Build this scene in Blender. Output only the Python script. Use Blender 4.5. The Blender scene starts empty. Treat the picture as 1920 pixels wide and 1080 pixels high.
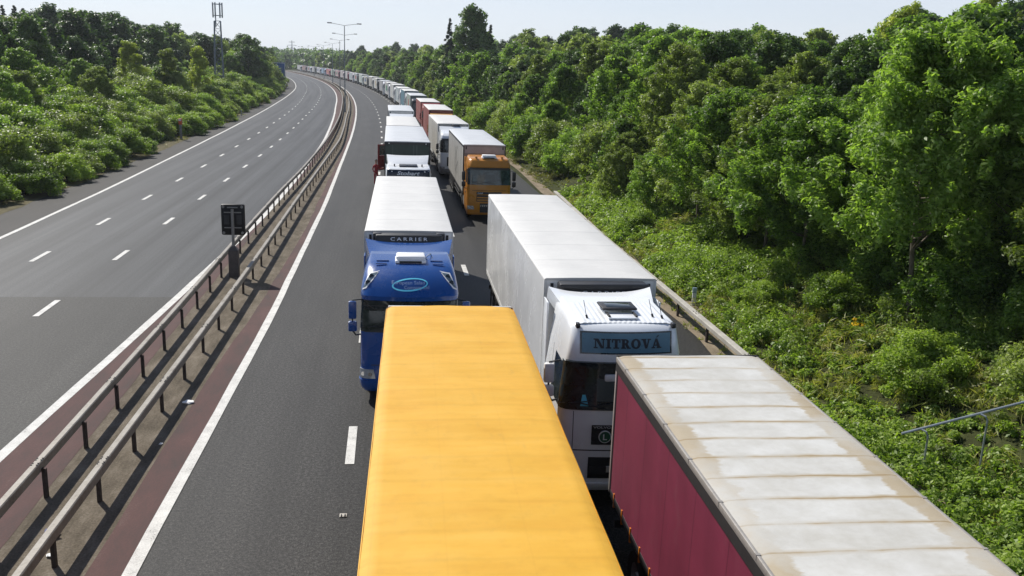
import bpy, bmesh, math, random
import numpy as np
from mathutils import Vector, Matrix
R = math.radians
SC = bpy.context.scene
COL = SC.collection
rng = random.Random(7)

# ------------------------------------------------------------------ camera, sky, sun, exposure
CAM_H = 8.479
cd = bpy.data.cameras.new("camera")
cd.sensor_width = 36.0
cd.lens = 36.0 * 1714.4 / 1920.0
cd.clip_start = 0.3
cd.clip_end = 9000
cam = bpy.data.objects.new("camera", cd)
COL.objects.link(cam)
_yaw, _pit, _rol = R(8.077), R(13.455), R(2.012)
_f = Vector((math.sin(_yaw) * math.cos(_pit), math.cos(_yaw) * math.cos(_pit), -math.sin(_pit)))
_r0 = Vector((math.cos(_yaw), -math.sin(_yaw), 0))
_d0 = _f.cross(_r0)
_r = _r0 * math.cos(_rol) - _d0 * math.sin(_rol)
_d = _r0 * math.sin(_rol) + _d0 * math.cos(_rol)
cam.matrix_world = Matrix(((_r.x, -_d.x, -_f.x, 0), (_r.y, -_d.y, -_f.y, 0), (_r.z, -_d.z, -_f.z, CAM_H), (0, 0, 0, 1)))
SC.camera = cam

SUN_VEC = Vector((-0.56, 0.85, 1.0)).normalized()
SUN_EL = math.asin(SUN_VEC.z)
SUN_AZ = math.atan2(SUN_VEC.x, SUN_VEC.y)          # from +Y towards +X
w = bpy.data.worlds.new("World")
SC.world = w
w.use_nodes = True
wn = w.node_tree
bg = wn.nodes["Background"]
sky = wn.nodes.new("ShaderNodeTexSky")
sky.sky_type = 'NISHITA'
sky.sun_disc = False
sky.sun_elevation = SUN_EL
sky.sun_rotation = SUN_AZ
sky.altitude = 0
sky.air_density = 0.75
sky.dust_density = 0.5
sky.ozone_density = 3.0
tc = wn.nodes.new("ShaderNodeTexCoord")                    # thin high cloud and summer haze low in the sky
sp = wn.nodes.new("ShaderNodeSeparateXYZ"); wn.links.new(tc.outputs["Generated"], sp.inputs[0])
mpg = wn.nodes.new("ShaderNodeMapping"); mpg.inputs["Scale"].default_value = (1.5, 1.5, 9.0); wn.links.new(tc.outputs["Generated"], mpg.inputs[0])
nz = wn.nodes.new("ShaderNodeTexNoise"); nz.inputs["Scale"].default_value = 2.2; nz.inputs["Detail"].default_value = 6; wn.links.new(mpg.outputs[0], nz.inputs["Vector"])
rp = wn.nodes.new("ShaderNodeValToRGB"); rp.color_ramp.elements[0].position = 0.0; rp.color_ramp.elements[0].color = (0.86,) * 3 + (1,)
rp.color_ramp.elements[1].position = 0.55; rp.color_ramp.elements[1].color = (0, 0, 0, 1); wn.links.new(sp.outputs[2], rp.inputs[0])
rn = wn.nodes.new("ShaderNodeMapRange"); rn.inputs[1].default_value = 0.3; rn.inputs[2].default_value = 0.7; rn.inputs[3].default_value = 0.88; rn.inputs[4].default_value = 1.08; wn.links.new(nz.outputs["Fac"], rn.inputs[0])
ml = wn.nodes.new("ShaderNodeMath"); ml.operation = 'MULTIPLY'; wn.links.new(rp.outputs[0], ml.inputs[0]); wn.links.new(rn.outputs[0], ml.inputs[1])
mxw = wn.nodes.new("ShaderNodeMix"); mxw.data_type = 'RGBA'; wn.links.new(ml.outputs[0], mxw.inputs[0]); wn.links.new(sky.outputs[0], mxw.inputs[6]); mxw.inputs[7].default_value = (7.2, 7.55, 8.15, 1)
wn.links.new(mxw.outputs[2], bg.inputs[0])
bg.inputs[1].default_value = 0.105
sl = bpy.data.lights.new("sun", 'SUN')
sl.energy = 5.0
sl.angle = R(0.5)
sl.color = (1.0, 0.955, 0.88)
so = bpy.data.objects.new("sun", sl)
COL.objects.link(so)
so.rotation_euler = SUN_VEC.to_track_quat('Z', 'Y').to_euler()
so.location = (-60, 90, 110)
SC.view_settings.view_transform = 'Standard'
SC.view_settings.look = 'None'
SC.view_settings.exposure = 0.15
SC.view_settings.gamma = 1.0
SC.cycles.max_bounces = 5
SC.cycles.transparent_max_bounces = 6
SC.cycles.diffuse_bounces = 3
SC.cycles.volume_bounces = 0

# ------------------------------------------------------------------ helpers
def tag(o, label=None, cat=None, group=None, kind=None):
    if label: o["label"] = label
    if cat: o["category"] = cat
    if group: o["group"] = group
    if kind: o["kind"] = kind
    return o

def empty(name, loc=(0, 0, 0), rz=0.0):
    o = bpy.data.objects.new(name, None)
    o.empty_display_size = 0.3
    COL.objects.link(o)
    o.location = loc
    o.rotation_euler = (0, 0, rz)
    return o

def link(name, me, parent=None):
    o = bpy.data.objects.new(name, me)
    COL.objects.link(o)
    if parent is not None: o.parent = parent
    return o

class MB:
    """collects shapes, then links them as ONE mesh object"""
    def __init__(s):
        s.v = []; s.f = []; s.m = []
    def add(s, vs, fs, mi=0):
        b = len(s.v)
        s.v += [tuple(p) for p in vs]
        s.f += [tuple(b + i for i in f) for f in fs]
        s.m += [mi] * len(fs)
        return s
    def box(s, x0, x1, y0, y1, z0, z1, mi=0, c=0.0):
        if c <= 0:
            vs = [(x0, y0, z0), (x1, y0, z0), (x1, y1, z0), (x0, y1, z0), (x0, y0, z1), (x1, y0, z1), (x1, y1, z1), (x0, y1, z1)]
            return s.add(vs, [(3, 2, 1, 0), (4, 5, 6, 7), (0, 1, 5, 4), (1, 2, 6, 5), (2, 3, 7, 6), (3, 0, 4, 7)], mi)
        bm = bmesh.new()
        bmesh.ops.create_cube(bm, size=1)
        for q in bm.verts:
            q.co = Vector(((x0 + x1) / 2 + q.co.x * (x1 - x0), (y0 + y1) / 2 + q.co.y * (y1 - y0), (z0 + z1) / 2 + q.co.z * (z1 - z0)))
        bmesh.ops.bevel(bm, geom=bm.edges[:], offset=c, segments=2, affect='EDGES', profile=0.5)
        bm.verts.index_update()
        s.add([q.co[:] for q in bm.verts], [[q.index for q in f.verts] for f in bm.faces], mi)
        bm.free()
        return s
    def tube(s, pts, rad, n=8, mi=0, cap=True):
        pts = [Vector(p) for p in pts]
        rads = rad if isinstance(rad, (list, tuple)) else [rad] * len(pts)
        vs, fs = [], []
        up = Vector((0, 0, 1))
        for i, p in enumerate(pts):
            t = (pts[min(i + 1, len(pts) - 1)] - pts[max(i - 1, 0)])
            if t.length < 1e-9: t = Vector((0, 0, 1))
            t.normalize()
            a = up if abs(t.dot(up)) < 0.95 else Vector((1, 0, 0))
            u = t.cross(a).normalized(); v = u.cross(t)
            for k in range(n):
                an = 2 * math.pi * k / n
                vs.append(p + (u * math.cos(an) + v * math.sin(an)) * rads[i])
        for i in range(len(pts) - 1):
            for k in range(n):
                a = i * n + k; b = i * n + (k + 1) % n
                fs.append((a, a + n, b + n, b))
        if cap:
            fs.append(tuple(range(n))); fs.append(tuple(range(len(pts) * n - 1, (len(pts) - 1) * n - 1, -1)))
        return s.add(vs, fs, mi)
    def grid(s, P, mi=0, flip=False):
        nr, nc = len(P), len(P[0])
        vs = [q for row in P for q in row]
        fs = []
        for i in range(nr - 1):
            for j in range(nc - 1):
                f = (i * nc + j, i * nc + j + 1, (i + 1) * nc + j + 1, (i + 1) * nc + j)
                fs.append(f[::-1] if flip else f)
        return s.add(vs, fs, mi)
    def prism(s, poly, y0, y1, mi=0, axis='y'):
        """poly in (a,b) extruded along an axis"""
        n = len(poly)
        def P(a, b, t):
            return {'y': (a, t, b), 'x': (t, a, b), 'z': (a, b, t)}[axis]
        vs = [P(a, b, y0) for a, b in poly] + [P(a, b, y1) for a, b in poly]
        fs = [tuple(range(n))[::-1], tuple(range(n, 2 * n))]
        for i in range(n):
            j = (i + 1) % n
            fs.append((i, j, n + j, n + i))
        return s.add(vs, fs, mi)
    def build(s, name, mats, parent=None, smooth=True, ang=35, uv=None, fix=True):
        me = bpy.data.meshes.new(name)
        me.from_pydata(s.v, [], s.f)
        if not isinstance(mats, (list, tuple)): mats = [mats]
        for m in mats: me.materials.append(m)
        me.polygons.foreach_set("material_index", s.m)
        if fix:
            bm = bmesh.new(); bm.from_mesh(me)
            bmesh.ops.recalc_face_normals(bm, faces=bm.faces[:])
            bm.to_mesh(me); bm.free()
        if smooth:
            me.polygons.foreach_set("use_smooth", [True] * len(me.polygons))
            me.set_sharp_from_angle(angle=R(ang))
        if uv is not None:
            l = me.uv_layers.new(name="UVMap")
            idx = np.empty(len(me.loops), dtype=np.int32); me.loops.foreach_get("vertex_index", idx)
            l.data.foreach_set("uv", np.asarray(uv, dtype=np.float32)[idx].ravel())
        me.update()
        return link(name, me, parent)

# ------------------------------------------------------------------ materials
class NT:
    def __init__(s, name):
        s.m = bpy.data.materials.new(name)
        s.m.use_nodes = True
        s.t = s.m.node_tree
        s.b = s.t.nodes["Principled BSDF"]
    def n(s, typ, **k):
        q = s.t.nodes.new("ShaderNode" + typ)
        for a, b in k.items():
            if a in q.inputs: q.inputs[a].default_value = b
            else: setattr(q, a, b)
        return q
    def l(s, a, b): s.t.links.new(a, b)
    def noise(s, scale, vec=None, detail=4, rough=0.55, dist=0.0):
        q = s.n("TexNoise"); q.inputs["Scale"].default_value = scale; q.inputs["Detail"].default_value = detail
        q.inputs["Roughness"].default_value = rough; q.inputs["Distortion"].default_value = dist
        if vec is not None: s.l(vec, q.inputs["Vector"])
        return q.outputs["Fac"]
    def ramp(s, fac, stops):
        q = s.n("ValToRGB")
        e = q.color_ramp.elements
        while len(e) < len(stops): e.new(0.5)
        for el, (p, c) in zip(e, stops):
            el.position = p; el.color = (c[0], c[1], c[2], 1) if not isinstance(c, (int, float)) else (c, c, c, 1)
        s.l(fac, q.inputs["Fac"])
        return q.outputs["Color"]
    def mix(s, fac, a, b, mode='MIX'):
        q = s.n("Mix", data_type='RGBA', blend_type=mode)
        for v, i in ((fac, 0), (a, 6), (b, 7)):
            if hasattr(v, "is_output"): s.l(v, q.inputs[i])
            else: q.inputs[i].default_value = v if isinstance(v, (int, float)) else (v[0], v[1], v[2], 1)
        return q.outputs[2]
    def math(s, op, a, b=0.0):
        q = s.n("Math", operation=op)
        for v, i in ((a, 0), (b, 1)):
            if hasattr(v, "is_output"): s.l(v, q.inputs[i])
            else: q.inputs[i].default_value = v
        return q.outputs[0]
    def coord(s, kind="Object", scale=(1, 1, 1)):
        q = s.n("TexCoord"); mp = s.n("Mapping"); mp.inputs["Scale"].default_value = scale
        s.l(q.outputs[kind], mp.inputs["Vector"])
        return mp.outputs[0]
    def bump(s, h, st=0.3, dist=0.02):
        q = s.n("Bump"); q.inputs["Strength"].default_value = st; q.inputs["Distance"].default_value = dist
        s.l(h, q.inputs["Height"]); s.l(q.outputs[0], s.b.inputs["Normal"])
    def col(s, c):
        if hasattr(c, "is_output"): s.l(c, s.b.inputs["Base Color"])
        else: s.b.inputs["Base Color"].default_value = (c[0], c[1], c[2], 1)
        return s

def paint(name, c, rough=0.35, metal=0.0, dirt=0.25, coat=0.0, spec=0.5, dscale=2.0):
    t = NT(name)
    v = t.coord("Object")
    a = t.noise(dscale, v, 6, 0.65)
    b = t.noise(dscale * 9, v, 3, 0.6)
    k = t.mix(0.35, a, b)
    d = t.ramp(k, [(0.35, 1.0), (0.68, 1.0 - dirt)])
    t.col(t.mix(1.0, c, d, 'MULTIPLY'))
    t.b.inputs["Roughness"].default_value = rough
    t.l(t.ramp(a, [(0.3, max(0.02, rough - 0.08)), (0.75, min(1, rough + 0.15))]), t.b.inputs["Roughness"])
    t.b.inputs["Metallic"].default_value = metal
    t.b.inputs["Coat Weight"].default_value = coat
    t.b.inputs["Specular IOR Level"].default_value = spec
    return t.m

def glass_dark(name, c=(0.012, 0.018, 0.02), c2=(0.05, 0.06, 0.06)):
    t = NT(name)
    a = t.noise(2.3, t.coord("Object"), 3, 0.6, 1.0)
    t.col(t.ramp(a, [(0.45, c), (0.72, c2)]))
    t.b.inputs["Roughness"].default_value = 0.06
    t.b.inputs["Specular IOR Level"].default_value = 0.6
    return t.m

M = {}
M['black'] = paint('black_plastic', (0.018, 0.018, 0.02), 0.45, dirt=0.3)
M['rubber'] = paint('rubber', (0.022, 0.021, 0.02), 0.8, dirt=0.3, spec=0.2)
M['chassis'] = paint('chassis_grey', (0.03, 0.03, 0.032), 0.7, dirt=0.5)
M['rim'] = paint('rim_metal', (0.42, 0.42, 0.42), 0.4, 0.6, dirt=0.5)
M['alu'] = paint('aluminium', (0.55, 0.56, 0.57), 0.35, 0.7, dirt=0.3)
M['glass'] = glass_dark('windscreen_glass')
M['glassb'] = glass_dark('windscreen_glass_teal', (0.01, 0.025, 0.03), (0.06, 0.11, 0.12))
M['lamp'] = paint('lamp_lens', (0.55, 0.57, 0.58), 0.08, 0.3, dirt=0.4, dscale=12)
M['orangelens'] = paint('orange_lens', (0.7, 0.22, 0.02), 0.2, dirt=0.1)
M['redlens'] = paint('red_lens', (0.5, 0.02, 0.02), 0.2, dirt=0.1)
M['white'] = paint('white_paint', (0.80, 0.80, 0.78), 0.3, dirt=0.12, coat=0.2)
M['whiteplain'] = paint('white_plastic', (0.82, 0.82, 0.82), 0.4, dirt=0.08)
M['lettering'] = paint('white_lettering', (0.78, 0.79, 0.80), 0.5, dirt=0.05)
M['cyan'] = paint('cyan_lettering', (0.10, 0.55, 0.75), 0.4, dirt=0.05)
M['darkletter'] = paint('dark_lettering', (0.008, 0.01, 0.016), 0.5, dirt=0.05)
M['chrome'] = paint('chrome', (0.7, 0.7, 0.7), 0.15, 1.0, dirt=0.15)
M['seam'] = paint('door_seam', (0.02, 0.02, 0.022), 0.7, dirt=0.1)

# ------------------------------------------------------------------ the road frame: x = xc(Y) + t, gently rising far off
def xc(y):
    b = -0.85 + 0.004 * min(y, 95)
    return b - (max(0.0, y - 95) ** 2) / 4900.0
def rise(y):
    return 5.5e-6 * max(0.0, y) ** 2
def slope(y):
    return (xc(y + 1) - xc(y - 1)) / 2.0
def heading(y):
    return math.atan(slope(y))
def table(pts):
    ys = [p[0] for p in pts]; ts = [p[1] for p in pts]
    def f(y):
        i = 0
        if y <= ys[0]: return ts[0]
        if y >= ys[-1]: return ts[-1]
        while y > ys[i + 1]: i += 1
        q = (y - ys[i]) / (ys[i + 1] - ys[i])
        return ts[i] + (ts[i + 1] - ts[i]) * q
    def g(y):                       # smoothed
        h = max(3.0, 0.06 * y)
        return (f(y - h) + 2 * f(y - h / 2) + 2 * f(y) + 2 * f(y + h / 2) + f(y + h)) / 8.0
    return g
def pos(y, t, z=0.0):
    a = heading(y)
    return (xc(y) + t * math.cos(a), y - t * math.sin(a), rise(y) + z)

T_R_LINE = table([(0, -3.6), (15, -3.46), (30, -3.15), (56, -3.08), (98, -3.5), (140, -3.7), (290, -3.9), (700, -3.9)])
T_L_LINE = table([(0, -7.95), (19.5, -7.45), (26, -7.1), (39, -6.55), (52, -6.1), (70, -5.98), (100, -6.25), (136, -6.95), (184, -7.7), (700, -7.8)])
T_L_RAIL = table([(0, -5.98), (16, -5.93), (30, -5.88), (40, -5.92), (57, -5.85), (70, -5.63), (88, -5.6), (109, -5.75), (137, -5.98), (180, -6.4), (290, -6.4), (700, -6.4)])
T_R_RAIL = table([(0, -4.85), (14, -4.76), (30, -4.55), (37, -4.5), (55, -4.5), (97, -4.3), (140, -5.0), (200, -5.1), (700, -5.1)])
T_EDGE = table([(0, -17.05), (45, -17.1), (62, -17.3), (103, -18.4), (135, -19.0), (193, -19.5), (244, -19.4), (297, -19.0), (389, -19.3), (700, -20)])
T_ROW1 = table([(0, -13.85), (76, -14.0), (94, -14.3), (114, -14.5), (141, -14.8), (170, -15.0), (238, -15.6), (292, -15.6), (700, -15.7)])
T_ROW2 = table([(0, -10.65), (86, -10.85), (105, -11.1), (124, -11.3), (151, -11.6), (171, -11.6), (238, -11.6), (287, -11.6), (700, -11.7)])
T_VERGE = table([(0, -19.8), (50, -19.8), (88, -20.1), (119, -21.4), (157, -21.8), (200, -21.6), (248, -21.6), (323, -22.0), (700, -23)])
T_RED_L = table([(0, -5.45), (20, -5.45), (30, -5.5), (60, -5.5), (140, -5.7), (200, -6.1), (700, -6.1)])
T_RED_R = table([(0, -4.2), (15, -4.18), (21, -4.12), (34, -3.68), (48, -3.5), (98, -3.85), (140, -4.2), (700, -4.4)])
T_ROW3 = table([(0, 0.0), (700, 0.0)])
T_ROW4 = table([(0, 4.06), (700, 4.06)])

def ysteps(y0, y1):
    y = y0; out = []
    while y < y1:
        out.append(y); y += 2.0 if y < 60 else (4.0 if y < 200 else 7.0)
    out.append(y1)
    return out
def strip(name, y0, y1, tl, tr, z, mat, cols=1, parent=None, wob=0.0):
    V, F, U = [], [], []
    ys = ysteps(y0, y1)
    n = cols + 1
    r = random.Random(len(name) * 7 + int(y0))
    for y in ys:
        a, b = tl(y), tr(y)
        if wob: a += r.uniform(-wob, wob); b += r.uniform(-wob, wob)
        for k in range(n):
            t = a + (b - a) * k / cols
            V.append(pos(y, t, z)); U.append((t, y))
    for i in range(len(ys) - 1):
        for k in range(cols):
            F.append((i * n + k, i * n + k + 1, (i + 1) * n + k + 1, (i + 1) * n + k))
    mb = MB(); mb.add(V, F)
    return mb.build(name, mat, parent, smooth=True, uv=U, fix=False)

_rise0 = rise
def rise(y):
    return _rise0(min(y, 700.0))
def smooth01(a):
    a = max(0.0, min(1.0, a)); return a * a * (3 - 2 * a)
def bank(t, y):
    if t > 11.6:
        h = 2.1 * smooth01((t - 11.6) / 8.5) + 1.9 * smooth01((t - 20) / 35.0) + 5.0 * smooth01((t - 60) / 200)
        return h
    if t < -21.5:
        return 1.2 * smooth01((-t - 21.5) / 14) + 3.0 * smooth01((-t - 40) / 120)
    return 0.0
def ground_z(x, y):
    t = x - xc(min(y, 900))
    return rise(y) + bank(t, y) - 0.06

# ground sheet
def ground_material():
    t = NT("ground_soil")
    v = t.coord("Object")
    a = t.noise(0.35, v, 6, 0.6)
    b = t.noise(3.5, v, 6, 0.7)
    k = t.mix(0.5, a, b)
    t.col(t.ramp(k, [(0.30, (0.022, 0.02, 0.011)), (0.45, (0.036, 0.04, 0.015)), (0.58, (0.055, 0.064, 0.022)), (0.74, (0.12, 0.105, 0.05))]))
    t.b.inputs["Roughness"].default_value = 0.95
    t.b.inputs["Specular IOR Level"].default_value = 0.1
    t.bump(b, 0.6, 0.12)
    return t.m
gm = ground_material()
tt = [-3000, -1200, -600, -300, -200, -150, -110, -80, -60, -50, -42, -36, -31, -28, -25, -23, -21.5, -19, -12, -6, 0, 6, 9, 11, 11.6, 12.4, 13.2, 14, 15, 16, 17, 18, 19, 20.5, 22, 24, 27, 31, 36, 42, 50, 60, 75, 95, 120, 160, 210, 300, 450, 800, 1500, 3000]
yy = [-80, -40, -15] + list(range(0, 60, 3)) + list(range(60, 160, 5)) + list(range(160, 320, 10)) + list(range(320, 721, 25)) + [800, 900, 1100, 1500, 2200, 3500, 5500]
P = []
for y in yy:
    P.append([(xc(min(y, 900)) + t, y, ground_z(xc(min(y, 900)) + t, y) + (rng.uniform(-.04, .04) if (t > 12.2 or t < -22) else 0)) for t in tt])
mb = MB(); mb.grid(P)
tag(mb.build("ground", gm, fix=False, ang=180), kind='structure')

# asphalt
def asphalt(name, base, speck, rough=0.78, tracks=0.0, blot=0.25, chips=0.3):
    t = NT(name)
    uv = t.coord("UV")
    fine = t.noise(38.0, uv, 2, 0.7)
    mid = t.noise(14.0, uv, 2, 0.6)
    big = t.noise(0.55, t.coord("UV", (1, 0.25, 1)), 5, 0.6)
    long_ = t.noise(1.0, t.coord("UV", (1.15, 0.012, 1)), 3, 0.6)
    g = t.ramp(t.mix(0.35, fine, mid), [(0.38, tuple(c * (1 - speck) for c in base)), (0.52, base), (0.64, tuple(c * (1 + speck * 1.7) for c in base))])
    c = t.mix(1.0, g, t.ramp(big, [(0.3, 1.0 - blot), (0.7, 1.0)]), 'MULTIPLY')
    if tracks > 0:
        c = t.mix(1.0, c, t.ramp(long_, [(0.36, 1.0 - tracks), (0.62, 1.0 + tracks * 0.55)]), 'MULTIPLY')
    vo = t.n("TexVoronoi"); vo.inputs["Scale"].default_value = 9.0; t.l(uv, vo.inputs["Vector"])
    ch = t.ramp(vo.outputs["Distance"], [(0.045, chips), (0.06, 0.0)])
    c = t.mix(ch, c, (0.30, 0.30, 0.29))
    vd = t.n("TexVoronoi", feature='DISTANCE_TO_EDGE'); vd.inputs["Scale"].default_value = 0.16
    wv_ = t.n("TexNoise"); wv_.inputs["Scale"].default_value = 0.9; wv_.inputs["Detail"].default_value = 6; t.l(uv, wv_.inputs["Vector"])
    t.l(t.mix(0.16, uv, wv_.outputs["Color"]), vd.inputs["Vector"])
    crack = t.math('MULTIPLY', t.ramp(vd.outputs["Distance"], [(0.0, 0.45), (0.0045, 0.0)]), t.ramp(t.noise(0.35, uv, 3), [(0.48, 0.0), (0.56, 1.0)]))
    c = t.mix(crack, c, (0.012, 0.012, 0.012))
    oil = t.ramp(t.noise(0.8, t.coord("UV", (1.6, 0.22, 1)), 5, 0.6), [(0.60, 0.0), (0.74, 0.45)])
    c = t.mix(oil, c, tuple(q * .45 for q in base))
    t.col(c)
    t.b.inputs["Roughness"].default_value = rough
    t.b.inputs["Specular IOR Level"].default_value = 0.22
    t.bump(t.mix(0.5, fine, mid), 0.12, 0.01)
    return t.m
A_old = asphalt("asphalt_worn", (0.046, 0.048, 0.050), 0.45, 0.60, 0.5, 0.25, 0.15)
A_right = asphalt("asphalt_dark", (0.037, 0.0355, 0.033), 0.95, 0.62, 0.2, 0.35, 0.5)
A_patch = asphalt("asphalt_patch", (0.042, 0.0405, 0.0365), 0.8, 0.66, 0.15, 0.4, 0.4)
A_shoulder = asphalt("asphalt_shoulder", (0.048, 0.044, 0.040), 0.4, 0.75, 0.15, 0.35, 0.2)
YEND = 660
cst = lambda c: (lambda y: c)
def lin(f, d): return lambda y: f(y) + d
L = lambda o, k='structure': tag(o, kind=k)
L(strip("road", -20, YEND, T_VERGE, cst(11.3), 0.0, A_right, 4))
L(strip("road.001", 33.5, YEND, T_EDGE, T_L_LINE, 0.004, A_old, 3))
L(strip("road.002", -20, 33.5, T_EDGE, T_L_LINE, 0.004, A_patch, 3))
L(strip("road.003", -20, YEND, T_VERGE, T_EDGE, 0.006, A_shoulder, 2, wob=0.04))

# red anti-skid strips and central reservation
def redmat():
    t = NT("red_surfacing")
    uv = t.coord("UV")
    a = t.noise(1.3, t.coord("UV", (1, 0.3, 1)), 6, 0.7); b = t.noise(26, uv, 3, 0.6)
    c = t.ramp(t.mix(0.35, a, b), [(0.34, (0.052, 0.045, 0.040)), (0.45, (0.076, 0.046, 0.042)), (0.57, (0.100, 0.052, 0.047)), (0.70, (0.135, 0.105, 0.09))])
    t.col(c); t.b.inputs["Roughness"].default_value = 0.85; t.b.inputs["Specular IOR Level"].default_value = 0.25
    t.bump(b, 0.3, 0.01)
    return t.m
RED = redmat()
def dirtmat(name, c0, c1, c2, sc=2.2):
    t = NT(name)
    uv = t.coord("UV")
    a = t.noise(sc, t.coord("UV", (1, 0.35, 1)), 7, 0.7); b = t.noise(22, uv, 4, 0.7)
    t.col(t.ramp(t.mix(0.4, a, b), [(0.33, c0), (0.5, c1), (0.68, c2)]))
    t.b.inputs["Roughness"].default_value = 0.95; t.b.inputs["Specular IOR Level"].default_value = 0.15
    t.bump(t.mix(0.5, a, b), 0.7, 0.04)
    return t.m
CONC = dirtmat("dirty_concrete", (0.05, 0.042, 0.030), (0.13, 0.108, 0.08), (0.25, 0.215, 0.17))
SAND = dirtmat("sandy_grit", (0.10, 0.085, 0.06), (0.23, 0.185, 0.13), (0.34, 0.285, 0.21), 1.6)
VERGE = dirtmat("dry_verge", (0.05, 0.045, 0.022), (0.11, 0.095, 0.05), (0.18, 0.15, 0.085), 1.5)
L(strip("central_reservation", -20, YEND, T_L_LINE, T_R_LINE, 0.006, CONC, 4))
L(strip("central_reservation.001", -20, YEND, lin(T_L_LINE, .1), lambda y: (T_L_RAIL(y) + .0 if y > 60 else T_RED_L(y) - .45), 0.010, RED, 2, wob=0.03))
L(strip("central_reservation.002", -20, YEND, T_RED_R, lin(T_R_LINE, -.1), 0.010, RED, 2, wob=0.05))
L(strip("verge", -20, YEND, lambda y: T_VERGE(y) - 1.6, lambda y: T_VERGE(y) + .15, 0.012, VERGE, 2, wob=0.12))
L(strip("verge.001", -20, YEND, table([(0, 10.6), (30, 10.95), (60, 11.5), (100, 11.9), (200, 11.9)]), table([(0, 12.2), (50, 12.4), (62, 13.6), (110, 13.4), (140, 12.4)]), 0.012, SAND, 3, wob=0.14))

# road markings
def markmat():
    t = NT("road_marking_paint")
    uv = t.coord("UV")
    a = t.noise(2.5, uv, 6, 0.7); b = t.noise(30, uv, 3, 0.7)
    t.col(t.ramp(t.mix(0.5, a, b), [(0.34, (0.14, 0.135, 0.125)), (0.43, (0.50, 0.49, 0.46)), (0.62, (0.72, 0.71, 0.67))]))
    t.b.inputs["Roughness"].default_value = 0.7; t.b.inputs["Specular IOR Level"].default_value = 0.3
    t.bump(b, 0.3, 0.01)
    return t.m
MARK = markmat()
def line(name, tf, wd, z=0.016, y0=-20, y1=YEND, wob=0.012):
    L(strip(name, y0, y1, lambda y: tf(y) - wd / 2, lambda y: tf(y) + wd / 2, z, MARK, 1, wob=wob))
line("edge_line", T_EDGE, 0.22)
line("edge_line.001", T_L_LINE, 0.26)
line("edge_line.002", T_R_LINE, 0.24)
line("edge_line.003", cst(7.75), 0.2)
def dashes(name, tf, phase, wd=0.20, ln=2.15, y0=4, y1=560, skip=()):
    V, F, U = [], [], []
    k = 0
    y = phase
    while y < y1:
        per = 9.0 + 0.9 * min(1.0, max(0, (y - 70) / 90.0))
        if y > y0 and k not in skip:
            b = len(V)
            n = 3
            for i in range(n):
                q = y + ln * i / (n - 1)
                t = tf(q)
                V += [pos(q, t - wd / 2, 0.016), pos(q, t + wd / 2, 0.016)]
                U += [(t - wd / 2, q), (t + wd / 2, q)]
            for i in range(n - 1):
                F.append((b + 2 * i, b + 2 * i + 1, b + 2 * i + 3, b + 2 * i + 2))
        y += per; k += 1
    m_ = MB(); m_.add(V, F)
    L(m_.build(name, MARK, uv=U, fix=False))
dashes("lane_line", T_ROW1, 40.5 - 1.05 - 36)
dashes("lane_line.001", T_ROW2, 31.9 - 1.05 - 27)
dashes("lane_line.002", T_ROW3, 19.0 - 18.3)
dashes("lane_line.003", T_ROW4, 37.6 - 36.4)

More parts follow.
